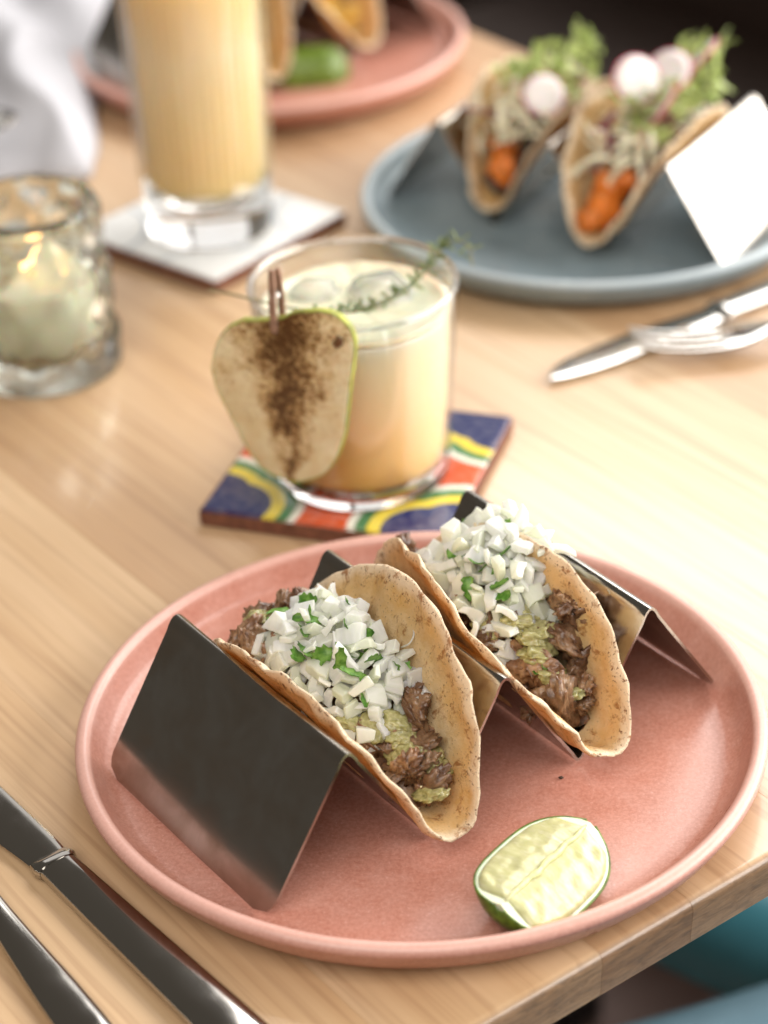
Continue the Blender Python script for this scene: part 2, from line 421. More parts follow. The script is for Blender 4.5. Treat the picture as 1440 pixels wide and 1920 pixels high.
# ------------------------------------------------------------------ taco holders
HL, HH, HP, HQ = 0.109, 0.0549, 0.0685, 0.0368
def holder(label, loc, rz):
    root = thing('taco_holder', label, 'taco holder', loc, rz)
    th = 0.0011
    key = [(-HP - HQ, 0.0), (-HP, HH), (-HP / 2, 0.0), (0, HH), (HP / 2, 0.0), (HP, HH), (HP + HQ, 0.0)]
    pts = [np.array(k) for k in key]
    pl = []
    def add(p):
        if not pl or np.linalg.norm(pl[-1] - p) > 1e-6: pl.append(p)
    n = len(pts)
    add(pts[0])
    for i in range(1, n - 1):
        a, b, c = pts[i - 1], pts[i], pts[i + 1]
        d = 0.0075 if i % 2 else 0.0055
        p0 = b + (a - b) / np.linalg.norm(a - b) * d; p2 = b + (c - b) / np.linalg.norm(c - b) * d
        sh = 0.0017 if i % 2 else -0.0014       # keep the outer height while rounding
        for k in range(9):
            t = k / 8; q = (1 - t) ** 2 * p0 + 2 * t * (1 - t) * b + t * t * p2
            q = q + np.array([0, sh * (1 - (2 * t - 1) ** 2)]); add(q)
    add(pts[-1])
    # resample the straight legs
    dense = []
    for a, b in zip(pl[:-1], pl[1:]):
        m = max(1, int(np.linalg.norm(b - a) / 0.0025))
        for k in range(m): dense.append(a + (b - a) * k / m)
    dense.append(pl[-1]); pl = dense
    s = [0.0]
    for a, b in zip(pl[:-1], pl[1:]): s.append(s[-1] + np.linalg.norm(b - a))
    tot = s[-1]; r = 0.0085
    V, F = [], []
    NU = 8
    m = len(pl)
    for side in (0, 1):
        for i in range(m):
            t = pl[min(i + 1, m - 1)] - pl[max(i - 1, 0)]; t = t / np.linalg.norm(t); nrm = np.array([-t[1], t[0]])
            e = min(s[i], tot - s[i]); hu = HL / 2
            if e < r: hu = HL / 2 - r + math.sqrt(max(0, r * r - (r - e) ** 2))
            p = pl[i] + nrm * (th / 2 if side == 0 else -th / 2)
            zb = max(p[1], -0.0000)
            for k in range(NU + 1):
                uu = -hu + 2 * hu * k / NU
                bow = 0.0004 * fbm((uu * 30, p[0] * 30, 1.0), 1, 2)
                V.append((uu, p[0] + bow * nrm[0], p[1] + th / 2 + 0.0004 + bow * nrm[1]))
    W = NU + 1; B = m * W
    for i in range(m - 1):
        for k in range(NU):
            q = (i * W + k, i * W + k + 1, (i + 1) * W + k + 1, (i + 1) * W + k)
            F.append(q); F.append(tuple(B + x for x in reversed(q)))
    for i in range(m - 1):
        for k in (0, NU):
            F.append((i * W + k, (i + 1) * W + k, B + (i + 1) * W + k, B + i * W + k))
    for i in (0, m - 1):
        for k in range(NU):
            F.append((i * W + k, i * W + k + 1, B + i * W + k + 1, B + i * W + k))
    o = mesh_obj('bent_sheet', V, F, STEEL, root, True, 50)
    return root
HA, HO = -0.96151, Vector((0.0086, -0.17228, PZ))
GA, GO = R(-123.4), Vector((0.1265, 0.3060, PZ))
BA, BO = -0.97, Vector((-0.0645, 0.5700, PZ))
holder('bent steel taco holder on the plate with the two beef and onion tacos', HO, HA)
holder('bent steel taco holder on the slate grey plate, holding the salad topped tacos', GO, GA)
holder('bent steel taco holder on the plate behind the tall glass', BO, BA)

# ------------------------------------------------------------------ tacos
T1 = [0.00466, 0.06573, 0.00267, -0.0338, 0.01243, 1.06824, 0.0701, 1.13498, 0.11017, 0.01945, 0.01742, -0.00172, -0.00091, -1.14651, -1.67607]
T2 = [0.00577, 0.06766, -0.00429, 0.03501, 0.00903, 1.1463, -0.24255, 1.44136, -0.15867, 0.01505, 0.0142, 0.00267, 0.00121, -1.31583, 1.18288]
def tcurve(a, b, par):
    ua, Rr, cb, v0, zb, AL0, AL1, AR0, AR1, wL, wR, zs, zc, kL, kR = par
    t = a / 0.06
    A, wv, k = (AR0 + AR1 * t, wR, kR) if b > 0 else (AL0 + AL1 * t, wL, kL)
    n = 24; sarr = (np.arange(n) + 0.5) / n; bb = abs(b) * sarr
    ph = A * np.sin(np.clip(bb / wv, 0, 1) * math.pi / 2) - k * bb
    return np.array([a + ua, float(np.cos(ph).mean()) * b, zb + float(np.sin(ph).mean()) * abs(b) + zs * t + zc * t * t])
_hw = {}
def half_width(par, u, z):
    key = (id(par), round(u, 3), round(z, 3))
    if key not in _hw: _hw[key] = _half_width(par, key[1], key[2])
    return _hw[key]
def _half_width(par, u, z):
    """inner half widths (left,right) of the folded tortilla at height z"""
    res = []
    for sg in (-1, 1):
        best = 0.004
        for b in np.linspace(0.002, 0.066, 24):
            p = tcurve(u - par[0], sg * b, par)
            if p[2] < z: best = abs(p[1])
        res.append(best)
    return res
def tortilla(par, root, seed, th=0.0020, wave=1.0):
    rnd = random.Random(seed); o1, o2 = rnd.random() * 50, rnd.random() * 50
    NR, NS = 30, 128
    V, F, rim = [], [], []
    def pos(rho, ang):
        Rr = par[1] * (1 + 0.012 * math.sin(3 * ang + o1) + 0.010 * wave * noise.noise(Vector((math.cos(ang) * 5, math.sin(ang) * 5, o2))))
        a = rho * Rr * math.cos(ang); b = par[2] + rho * Rr * math.sin(ang)
        p = tcurve(a, b, par)
        return p, a, b
    grid = {}
    for side in (0, 1):
        for i in range(NR + 1):
            rho = (i / NR) ** 0.85 * 0.992 + (0.0 if i else 1e-4)
            for k in range(NS):
                ang = 2 * math.pi * k / NS
                p, a, b = pos(rho, ang)
                e = 0.0006
                pa = tcurve(a + e, b, par); pb = tcurve(a, b + e, par)
                nrm = np.cross(pa - p, pb - p); nrm /= np.linalg.norm(nrm) + 1e-12
                ripple = 0.0022 * wave * noise.noise(Vector((a * 45 + o1, b * 45, o2))) + 0.0022 * wave * rho ** 4 * noise.noise(Vector((a * 120, b * 120 + o2, o1)))
                tt = th * (1 - 0.35 * (1 if i == NR else 0)) * (1 + 0.25 * noise.noise(Vector((a * 300, b * 300, o1))))
                q = p + nrm * (ripple + (tt / 2 if side == 0 else -tt / 2))
                V.append(q); rim.append(rho)
    W = NS; B = (NR + 1) * NS
    for i in range(NR):
        for k in range(NS):
            k2 = (k + 1) % NS
            q = (i * W + k, i * W + k2, (i + 1) * W + k2, (i + 1) * W + k)
            F.append(q); F.append(tuple(B + x for x in reversed(q)))
    # rounded lip
    base = len(V)
    for k in range(NS):
        a0, b0 = np.array(V[NR * W + k]), np.array(V[B + NR * W + k]); c0 = np.array(V[(NR - 1) * W + k])
        mid = (a0 + b0) / 2; out = (a0 - c0); out /= np.linalg.norm(out) + 1e-12
        V.append(mid + out * (0.0009 + 0.0005 * noise.noise(Vector((k * 0.9, o1, o2))))); rim.append(1.0)
    for k in range(NS):
        k2 = (k + 1) % NS
        F.append((NR * W + k, NR * W + k2, base + k2, base + k)); F.append((base + k, base + k2, B + NR * W + k2, B + NR * W + k))
    F.append(tuple(range(NS))); F.append(tuple(B + k for k in range(NS)))
    o = mesh_obj('tortilla', V, F, TORT, root)
    at_ = o.data.attributes.new('rimness', 'FLOAT', 'POINT'); at_.data.foreach_set('value', rim)
    return o

def chunk_mesh(name, seed, size, sub=3, rough=0.35, mat=None, cuts=0):
    """an irregular lump; cuts > 0 chops it with flat knife planes and tears it along its fibres"""
    bm = bmesh.new(); bmesh.ops.create_icosphere(bm, subdivisions=sub, radius=1.0)
    rnd = random.Random(seed); off = Vector((rnd.random() * 90, rnd.random() * 90, rnd.random() * 90))
    sx, sy, sz = size
    planes = [(Vector((rnd.gauss(0, 1), rnd.gauss(0, 1), rnd.gauss(0, 1))).normalized(), rnd.uniform(0.45, 0.8)) for _ in range(cuts)]
    for v in bm.verts:
        d = v.co.normalized()
        k = 1 + rough * noise.noise(d * 1.6 + off) + rough * 0.55 * noise.noise(d * 3.6 + off)
        p = d * k
        for (n_, h_) in planes:
            e = p.dot(n_) - h_
            if e > 0: p -= n_ * e * 0.88
        if cuts:
            cr = abs(noise.noise(p * 2.3 + off * 2)); p *= 1 - 0.30 * max(0, 0.22 - cr) / 0.22
            p += d * (0.16 * noise.noise(Vector((p.x * 2, p.y * 8, p.z * 8)) + off) + 0.07 * noise.noise(p * 13 + off))
        v.co = Vector((p.x * sx, p.y * sy, p.z * sz))
    me = bpy.data.meshes.new(name); bm.to_mesh(me); bm.free()
    me.polygons.foreach_set('use_smooth', [True] * len(me.polygons))
    if mat: me.materials.append(mat)
    return me
MEATS = [chunk_mesh('meat_chunk', 10 + i, (0.0066 + 0.0013 * (i % 4), 0.0056 + 0.0008 * (i % 3), 0.0036 + 0.0008 * (i % 2)), 4, 0.5, MEAT, 5 + i % 3) for i in range(12)]
SALSAS = [chunk_mesh('salsa_spoonful', 60 + i, (0.0082, 0.0066, 0.0034), 4, 0.38, SALSA) for i in range(5)]
SEEDM = M_plain('tomatillo_seed', (0.80, 0.74, 0.48), 0.35)
SALSEED = chunk_mesh('salsa_seed', 99, (0.0011, 0.0009, 0.0008), 2, 0.1, SEEDM)
def onion_mesh(seed):
    rnd = random.Random(seed)
    L_, W_, T_ = rnd.uniform(0.0055, 0.0092), rnd.uniform(0.0045, 0.0068), rnd.uniform(0.0016, 0.0034)
    bm = bmesh.new()
    bmesh.ops.create_cube(bm, size=1.0)
    bmesh.ops.subdivide_edges(bm, edges=[e for e in bm.edges if abs((e.verts[0].co - e.verts[1].co).x) > 0.5], cuts=2)
    cur = rnd.uniform(0.0, 0.45); sk = rnd.uniform(-0.5, 0.5); tp = rnd.uniform(0.35, 1.1)
    for v in bm.verts:
        x, y, z = v.co
        y *= (1 + (tp - 1) * (x + 0.5)); x += sk * y
        p = Vector((x * L_, y * W_, z * T_ + cur * L_ * (0.25 - x * x)))
        v.co = p + Vector((rnd.uniform(-1, 1), rnd.uniform(-1, 1), rnd.uniform(-1, 1))) * 0.0006
    bmesh.ops.bevel(bm, geom=bm.edges[:], offset=0.00024, segments=1, affect='EDGES')
    me = bpy.data.meshes.new('onion_piece'); bmesh.ops.recalc_face_normals(bm, faces=bm.faces); bm.to_mesh(me); bm.free()
    me.polygons.foreach_set('use_smooth', [True] * len(me.polygons)); 
    try: me.set_sharp_from_angle(angle=R(28))
    except Exception: pass
    me.materials.append(ONION); return me
ONIONS = [onion_mesh(200 + i) for i in range(18)]
def leaf_mesh(seed, Lr, Wr, mat, name='cilantro_leaf', lobes=3, curl=1.0, th=0.00022):
    """a cut scrap of leaf: lobed outline, curled, with a thickness"""
    rnd = random.Random(seed); nx, ny = 9, 5
    L_, W_ = rnd.uniform(*Lr), rnd.uniform(*Wr); cu = rnd.uniform(-1, 1) * curl; tw = rnd.uniform(-0.8, 0.8)
    V, F = [], []
    for side in (1, -1):
        for i in range(nx):
            x = i / (nx - 1)
            wd = W_ * (0.35 + 0.65 * math.sin(math.pi * min(1, 0.12 + x * 0.86))) * (1 + 0.28 * math.sin(x * math.pi * 2 * lobes + seed))
            for j in range(ny):
                y = j / (ny - 1) * 2 - 1
                z = cu * L_ * 0.8 * (x - 0.5) ** 2 + 0.28 * wd * y * y + tw * y * wd * (x - 0.5) + 0.0004 * noise.noise(Vector((x * 4, y * 3, seed)))
                V.append(((x - 0.5) * L_, y * wd, z + side * th / 2))
    B = nx * ny
    for i in range(nx - 1):
        for j in range(ny - 1):
            q = (i * ny + j, (i + 1) * ny + j, (i + 1) * ny + j + 1, i * ny + j + 1)
            F.append(q); F.append(tuple(B + t for t in reversed(q)))
    edge = [i * ny for i in range(nx)] + [(nx - 1) * ny + j for j in range(1, ny)] + [i * ny + ny - 1 for i in range(nx - 2, -1, -1)] + [j for j in range(ny - 2, 0, -1)]
    for a, b in zip(edge, edge[1:] + edge[:1]): F.append((a, b, B + b, B + a))
    me = bpy.data.meshes.new(name); me.from_pydata(V, [], F); me.update()
    me.polygons.foreach_set('use_smooth', [True] * len(me.polygons)); me.materials.append(mat); return me
CILS = [leaf_mesh(300 + i, (0.006, 0.015), (0.0012, 0.0030), CILANTRO) for i in range(10)]

def inst(name, me, parent, loc, rot, scale=1.0):
    o = bpy.data.objects.new(name, me); COL.objects.link(o); o.parent = parent
    o.location = loc; o.rotation_euler = rot
    o.scale = (scale, scale, scale) if isinstance(scale, (int, float)) else scale
    return o

def filling_body(par, root, top, mat, name, u0, u1, seed):
    """solid bed of filling that follows the fold of the tortilla"""
    V, F = [], []; nu, nv = 40, 13
    for i in range(nu):
        u = u0 + (u1 - u0) * i / (nu - 1)
        zt = top(u); hwl, hwr = half_width(par, u, zt)
        bot = par[4] + 0.0018
        row = []
        endf = min(1, min(i, nu - 1 - i) / 4 + 0.25)
        for j in range(nv):
            f = j / (nv - 1) * 2 - 1
            hw = (hwl if f < 0 else hwr) * 0.93
            v = f * hw; z = zt - 0.004 * f * f + 0.0035 * fbm((u * 130, v * 130, seed), 1, 3)
            zlow = bot + (abs(f) ** 1.4) * (zt - bot)
            row.append((u, v, zlow + (z - zlow) * endf))
        for j in range(nv - 2, 0, -1):
            f = j / (nv - 1) * 2 - 1
            hw = (hwl if f < 0 else hwr) * 0.90
            row.append((u, f * hw * 0.8, bot + (abs(f) ** 1.5) * (zt - bot) * 0.75))
        V += row
    m = len(V) // nu
    for i in range(nu - 1):
        for k in range(m):
            F.append((i * m + k, i * m + (k + 1) % m, (i + 1) * m + (k + 1) % m, (i + 1) * m + k))
    F.append(tuple(range(m))); F.append(tuple((nu - 1) * m + k for k in range(m)))
    return mesh_obj(name, V, F, mat, root)

def beef_taco(label, par, hloc, ha, seed, meat_top, onion_top, onions, meats, salsas, cils, group=None):
    U = Vector((math.cos(ha), math.sin(ha), 0)); Vv = Vector((-math.sin(ha), math.cos(ha), 0))
    root = thing('taco', label, 'taco', hloc + Vv * par[3] + Vector((0, 0, 0.0009)), ha, group)
    rnd = random.Random(seed)
    tortilla(par, root, seed)
    filling_body(par, root, lambda u: meat_top(u) - 0.0055, MEAT, 'meat_filling', -0.052, 0.053, seed)
    def rr(): return (rnd.uniform(0, 6.28), rnd.uniform(0, 6.28), rnd.uniform(0, 6.28))
    for (u, v, dz, s) in meats:
        inst('meat_chunk', rnd.choice(MEATS), root, (u, v, meat_top(u) + dz), rr(), s)
    for (u, v, dz, s) in salsas:
        inst('salsa_spoonful', rnd.choice(SALSAS), root, (u, v, meat_top(u) + dz), (rnd.uniform(-.3, .3), rnd.uniform(-.3, .3) + 0.25, rnd.uniform(0, 6.28)), s)
    # onions heaped in layers, kept apart
    placed = []
    for (n, lay, (u0, u1), (v0, v1), dmin) in onions:
        k = tries = 0
        while k < n and tries < n * 60:
            tries += 1
            u, v = rnd.uniform(u0, u1), rnd.uniform(v0, v1)
            z = onion_top(u, v)
            if z is None: continue
            z += lay
            hl, hr = half_width(par, u, z)
            if z < 0.062 and (v < -hl + 0.002 or v > hr - 0.002): continue
            p = Vector((u, v, z))
            if any((p - q).length < dmin for q in placed): continue
            placed.append(p); k += 1
            inst('onion_piece', rnd.choice(ONIONS), root, p, (rnd.gauss(0, 0.75), rnd.gauss(0, 0.75), rnd.uniform(0, 6.28)), rnd.uniform(0.85, 1.55))
    for (u, v, dz, s) in salsas:
        inst('salsa_seed', SALSEED, root, (u + rnd.uniform(-.004, .004), v + rnd.uniform(-.004, .004), meat_top(u) + dz + 0.0016), rr(), rnd.uniform(0.7, 1.1))
    for (u, v, dz) in cils:
        z = onion_top(u, v); z = meat_top(u) if z is None else z
        inst('cilantro_leaf', rnd.choice(CILS), root, (u, v, z + dz), (rnd.gauss(0, 0.5), rnd.gauss(0, 0.5), rnd.uniform(0, 6.28)), rnd.uniform(0.8, 1.2))
    return root, placed

def lerp_f(pts):
    xs = [p[0] for p in pts]; ys = [p[1] for p in pts]
    return lambda u: float(np.interp(u, xs, ys))
rn = random.Random(5)
mt1 = lerp_f([(-0.06, 0.036), (-0.045, 0.040), (-0.015, 0.037), (0.02, 0.034), (0.035, 0.031), (0.05, 0.022), (0.06, 0.018)])
def ot1(u, v):
    h = math.exp(-((u + 0.004) / 0.029) ** 4)
    if h < 0.12: return None
    return mt1(u) + 0.003 + 0.0125 * h + 0.22 * v - 14 * (v - 0.004) ** 2
def scatter_meat(par, mt, n, rng, u0=-0.056, u1=0.052, dz=0.0):
    out = []
    for _ in range(n):
        u = rng.uniform(u0, u1); z = mt(u); hl, hr = half_width(par, u, z)
        v = rng.uniform(-hl + 0.005, hr - 0.005) if hl + hr > 0.012 else 0
        out.append((u, v, dz + rng.uniform(-0.004, 0.001), rng.uniform(0.85, 1.45)))
    return out
meats1 = scatter_meat(T1, mt1, 26, rn, -0.048) + [(0.030, 0.012, 0.006, 1.35), (0.034, 0.010, 0.001, 1.25), (0.040, 0.004, 0.001, 1.3), (0.044, -0.003, 0.000, 1.1), (0.047, 0.004, 0.001, 1.25), (0.053, 0.000, 0.000, 1.1), (-0.046, 0.006, 0.004, 1.2), (-0.048, -0.004, 0.001, 1.2), (0.024, 0.014, 0.007, 1.1), (-0.042, 0.012, 0.006, 1.1)]
sal1 = [(0.030, 0.004, 0.003, 0.9), (0.041, -0.001, 0.003, 0.9), (0.022, -0.010, 0.002, 0.9), (0.036, 0.001, 0.002, 0.8), (0.050, 0.004, 0.0025, 0.85), (0.046, 0.006, 0.003, 0.7), (0.055, -0.001, 0.001, 0.8), (-0.047, -0.004, 0.003, 0.9), (0.027, -0.006, 0.002, 0.8)]
on1 = [(75, -0.003, (-0.036, 0.032), (-0.018, 0.016), 0.0050), (75, 0.0015, (-0.034, 0.030), (-0.018, 0.018), 0.0051), (18, 0.005, (-0.026, 0.020), (-0.010, 0.016), 0.0055), (6, -0.001, (0.022, 0.036), (-0.018, -0.004), 0.006)]
cil1 = [(rn.uniform(-0.036, 0.030), rn.uniform(-0.014, 0.014), rn.uniform(0.0015, 0.006)) for _ in range(20)]
taco_one, _ = beef_taco('beef taco with cilantro through its onion, in the slot nearer the table knife', T1, HO, HA, 11, mt1, ot1, on1, meats1, sal1, cil1)

mt2 = lerp_f([(-0.06, 0.038), (-0.045, 0.043), (-0.01, 0.043), (0.02, 0.041), (0.035, 0.035), (0.05, 0.024), (0.06, 0.019)])
def ot2(u, v):
    h = math.exp(-((u + 0.002) / 0.025) ** 4)
    if h < 0.12: return None
    return mt2(u) + 0.003 + 0.014 * h + 0.25 * v - 12 * (v - 0.006) ** 2
meats2 = scatter_meat(T2, mt2, 26, rn, -0.044) + [(0.026, 0.015, 0.009, 1.3), (0.032, 0.015, 0.008, 1.3), (0.036, 0.012, 0.004, 1.3), (0.042, 0.009, 0.003, 1.2), (0.020, 0.018, 0.010, 1.2), (-0.045, -0.006, 0.004, 1.2), (-0.035, -0.012, 0.000, 1.1), (0.047, 0.006, 0.001, 1.2), (0.030, 0.018, 0.012, 1.0)]
sal2 = [(0.018, 0.006, 0.005, 1.0), (0.029, -0.001, 0.005, 1.0), (0.020, -0.002, 0.004, 1.0), (0.026, 0.002, 0.004, 1.0), (0.033, -0.003, 0.003, 1.0), (0.012, -0.008, 0.002, 1.0), (0.048, 0.000, 0.002, 0.9), (0.015, 0.004, 0.004, 1.0), (0.040, -0.002, 0.002, 0.9)]
on2 = [(75, -0.003, (-0.034, 0.026), (-0.014, 0.022), 0.0050), (80, 0.0015, (-0.032, 0.024), (-0.012, 0.024), 0.0051), (28, 0.006, (-0.026, 0.016), (-0.006, 0.024), 0.0055), (6, -0.002, (0.030, 0.046), (-0.008, 0.002), 0.006), (5, 0.0, (0.004, 0.018), (-0.018, -0.010), 0.006)]
cil2 = [(rn.uniform(-0.030, 0.026), rn.uniform(-0.012, 0.016), rn.uniform(0.001, 0.006)) for _ in range(13)] + [(0.038, -0.004, 0.004), (0.040, -0.006, 0.004)]
taco_two, _ = beef_taco('beef taco with a whiter onion heap, in the slot nearer the painted coaster', T2, HO, HA, 23, mt2, ot2, on2, meats2, sal2, cil2)

def strand(root, px, z):
    Q = Matrix.Rotation(-HA, 3, 'Z')
    P = [Q @ (Vector(p) - root.location) for p in spline([tuple(at(x, y, zz)) for (x, y), zz in zip(px, z)], 6)]
    V, F = tube_data(P, 0.00035, 6); mesh_obj('onion_strand', V, F, ONION, root)
strand(taco_two, [(1108, 1096), (1126, 1099), (1142, 1108), (1143, 1120), (1133, 1134)], (0.058, 0.060, 0.061, 0.059, 0.055))
strand(taco_one, [(752, 1158), (770, 1168), (776, 1188), (768, 1206), (752, 1214)], (0.066, 0.067, 0.066, 0.064, 0.060))
CRUMBM = M_plain('charred_crumb', (0.05, 0.025, 0.012), 0.7)
cp = at(1052, 1458, PZ + 0.0006)
crumb = link('crumb', chunk_mesh('crumb', 77, (0.0010, 0.0007, 0.0005), 2, 0.4, CRUMBM)); crumb.location = cp
tag(crumb, 'tiny dark crumb on the bare floor of the pink plate', 'crumb')

# ------------------------------------------------------------------ lime wedges
LIMERIND = M_plain('lime_rind', (0.11, 0.17, 0.018), 0.35, 0.4, 300)
PITH = M_plain('lime_pith', (0.78, 0.80, 0.58), 0.5, 0.06, 300, sss=0.3, ssss=0.003)
def M_pulp():
    t = NT('lime_pulp')
    v = t.coords((430, 110, 110)); n1 = t.noise(v, 1.0, 4, 0.65, 1.6); n2 = t.noise(t.coords(), 110, 3)
    c = t.ramp(n1, [(0.25, (0.54, 0.55, 0.21)), (0.55, (0.63, 0.63, 0.29)), (0.85, (0.74, 0.74, 0.45))])
    t.set(base=c, rough=0.16, sss=0.5, ssss=0.006); t.b.inputs['Subsurface Radius'].default_value = (0.8, 1, 0.4)
    t.bump(t.mix(0.4, n1, n2), 0.6, 0.0007); return t.m
PULP = M_pulp()
def lime_wedge(label, loc, rot, L=0.055, Rm=0.0205, half=R(67), mats=True):
    """wedge with its pointed ends on local X, rind down, both cut faces up"""
    root = thing('lime_wedge', label, 'lime', loc, 0); root.rotation_euler = rot
    nt, na = 28, 14
    def rad(t):      # lime silhouette with small nipples at the ends
        x = 2 * t - 1
        return Rm * max(0.0, (1 - abs(x) ** 3.2)) ** 0.5 + 0.0
    def pt(t, ang, k=1.0):
        r = rad(t) * k; return ((t - 0.5) * L * (1 - (1 - k) * 0.5), r * math.sin(ang), Rm - 0.0008 - r * math.cos(ang))
    V, F = [], []
    for i in range(nt + 1):
        t = 0.002 + 0.996 * i / nt
        for j in range(na + 1):
            a = -half + 2 * half * j / na
            x, y, z = pt(t, a); V.append((x, y, z))
    inner = len(V)
    for i in range(nt + 1):
        t = 0.002 + 0.996 * i / nt
        for j in range(na + 1):
            a = -half + 2 * half * j / na
            x, y, z = pt(t, a, 0.955); V.append((x, y, z))
    W = na + 1
    for i in range(nt):
        for j in range(na):
            q = (i * W + j, i * W + j + 1, (i + 1) * W + j + 1, (i + 1) * W + j)
            F.append(q); F.append(tuple(inner + t for t in reversed(q)))
        for j in (0, na):
            F.append((i * W + j, (i + 1) * W + j, inner + (i + 1) * W + j, inner + i * W + j))
    for i in (0, nt):
        for j in range(na): F.append((i * W + j, i * W + j + 1, inner + i * W + j + 1, inner + i * W + j))
    mesh_obj('rind', V, F, LIMERIND, root)
    # pith: closed wedge just inside the rind, its two cut faces flat
    V, F = [], []
    for i in range(nt + 1):
        t = 0.01 + 0.98 * i / nt
        for j in range(na + 1):
            a = -half + 2 * half * j / na
            V.append(pt(t, a, 0.953))
        V.append(((t - 0.5) * L * 0.97, 0.0, Rm - 0.0008 - 0.0001))
    W = na + 2
    for i in range(nt):
        for j in range(W): F.append((i * W + j, i * W + (j + 1) % W, (i + 1) * W + (j + 1) % W, (i + 1) * W + j))
    F.append(tuple(range(W))); F.append(tuple(nt * W + j for j in range(W)))
    mesh_obj('pith', V, F, PITH, root, True, 30)
    # pulp: bulging juicy panel on each cut face
    for sg in (-1, 1):
        V, F = [], []; n1, n2 = 40, 16
        dirv = Vector((0, sg * math.sin(half), -math.cos(half))); nr = Vector((0, sg * math.cos(half), math.sin(half)))
        apex = Vector((0, 0, Rm - 0.0008))
        for i in range(n1 + 1):
            t = 0.06 + 0.88 * i / n1
            for j in range(n2 + 1):
                f = j / n2
                r = 0.0001 + f * (rad(t) * 0.925 - 0.0003)
                ed = min(1, min(i, n1 - i) / 3.0, (n2 - j) / 2.0, j / 5.0)
                bul = 0.0001 + (0.0012 + 0.0007 * noise.noise(Vector((i * 0.30, j * 0.22, sg * 3))) + 0.00025 * noise.noise(Vector((i * 1.7, j * 0.6, sg * 9)))) * ed ** 0.6 - 0.0003 * (1 - ed)
                V.append(apex + Vector(((t - 0.5) * L * 0.965, 0, 0)) + dirv * r + nr * bul)
        W = n2 + 1
        for i in range(n1):
            for j in range(n2): F.append((i * W + j, i * W + j + 1, (i + 1) * W + j + 1, (i + 1) * W + j))
        o = mesh_obj('pulp', V, F, PULP, root)
        md = o.modifiers.new('thickness', 'SOLIDIFY'); md.thickness = 0.0006; md.offset = -1
    # torn central membrane along the ridge
    path = [Vector(((t_ - 0.5) * L * 0.93, 0.0006 * noise.noise(Vector((t_ * 9, 1, 2))), Rm - 0.0009 + 0.0003 * noise.noise(Vector((t_ * 14, 5, 2))))) for t_ in np.linspace(0.03, 0.97, 40)]
    V, F = tube_data(path, [0.0004 + 0.0009 * math.sin(math.pi * i / 39) ** 0.5 * (1 + 0.5 * noise.noise(Vector((i * 0.4, 8, 1)))) for i in range(40)], 8)
    mesh_obj('membrane', V, F, PULP, root)
    return root
lime_wedge('pale cut lime wedge lying rind down on the pink plate beside the tacos', (0.0450, -0.2715, PZ + 0.0004), (R(16), 0, R(50)))
lime_wedge('green lime wedge with its rind facing out, on the plate behind the tall glass', (-0.0325, 0.5000, PZ + 0.006), (R(-100), 0, R(8)))

# ------------------------------------------------------------------ patterned tiles
TERRA = M_plain('terracotta_body', (0.17, 0.062, 0.032), 0.75, 0.3, 220)
GLAZE = M_vcol('painted_glaze', 0.14)
def tile(label, loc, rz, size, th, colour):
    root = thing('tile_coaster', label, 'coaster', loc, rz)
    bm = bmesh.new(); bmesh.ops.create_cube(bm, size=1, matrix=Matrix.Translation((0, 0, th / 2)) @ Matrix.Diagonal((size, size, th, 1)))
    bmesh.ops.bevel(bm, geom=bm.edges[:], offset=0.0012, segments=3, affect='EDGES')
    from_bm('clay_body', bm, TERRA, root)
    n = 170; V, F, C = [], [], []
    h = size / 2 - 0.0006
    for i in range(n + 1):
        for j in range(n + 1):
            x, y = i / n * 2 - 1, j / n * 2 - 1
            e = max(abs(x), abs(y)); dz = -0.0010 * max(0, (e - 0.965) / 0.035) ** 2
            V.append((x * h, y * h, th + 0.0003 + dz)); C.append(colour(x, y))
    W = n + 1
    for i in range(n):
        for j in range(n): F.append((i * W + j, (i + 1) * W + j, (i + 1) * W + j + 1, i * W + j + 1))
    me = bpy.data.meshes.new('glazed_face'); me.from_pydata(V, [], F); me.update()
    me.polygons.foreach_set('use_smooth', [True] * len(me.polygons))
    ca = me.color_attributes.new('glaze', 'FLOAT_COLOR', 'POINT')
    ca.data.foreach_set('color', [c for q in C for c in (*q, 1.0)])
    link('glazed_face', me, GLAZE, root)
    return root
NAVY, YEL, GRN, WHT, ORG = (0.012, 0.018, 0.095), (0.72, 0.56, 0.045), (0.035, 0.17, 0.05), (0.76, 0.73, 0.62), (0.62, 0.085, 0.018)
def talavera(x, y):
    cx, cy = (1 - abs(x)) / 2, (1 - abs(y)) / 2       # from the nearest corner, 0..0.5
    r = math.hypot(cx, cy); a = math.atan2(cy, cx)
    wob = 0.030 * abs(math.sin(a * 3.0 + math.pi / 2 * 0)) ** 0.8
    s = r - wob + 0.02
    if s < 0.275: return NAVY
    if s < 0.330: return YEL
    if s < 0.378: return GRN
    if s < 0.412: return WHT
    if max(abs(x), abs(y)) > 0.62: return ORG
    if max(abs(x), abs(y)) > 0.52 and min(abs(x), abs(y)) < 0.10: return WHT
    k = math.hypot(x, y)
    if k < 0.16: return YEL
    if k < 0.26: return ORG
    if k < 0.34: return WHT
    if abs(abs(x) - abs(y)) < 0.09: return GRN
    return ORG if max(abs(x), abs(y)) > 0.45 and min(abs(x), abs(y)) > 0.06 else WHT
def palewash(x, y):
    cx, cy = (1 - abs(x)) / 2, (1 - abs(y)) / 2
    r = math.hypot(cx, cy)
    if 0.36 < r < 0.385: return (0.42, 0.46, 0.50)
    return (0.74, 0.74, 0.72)
TH = 0.0085
TA = -0.33528
tile('hand painted tile coaster in navy, yellow, green and orange under the short cocktail', (-0.0097, 0.0310, 0.0), TA, 0.1142, TH, talavera)
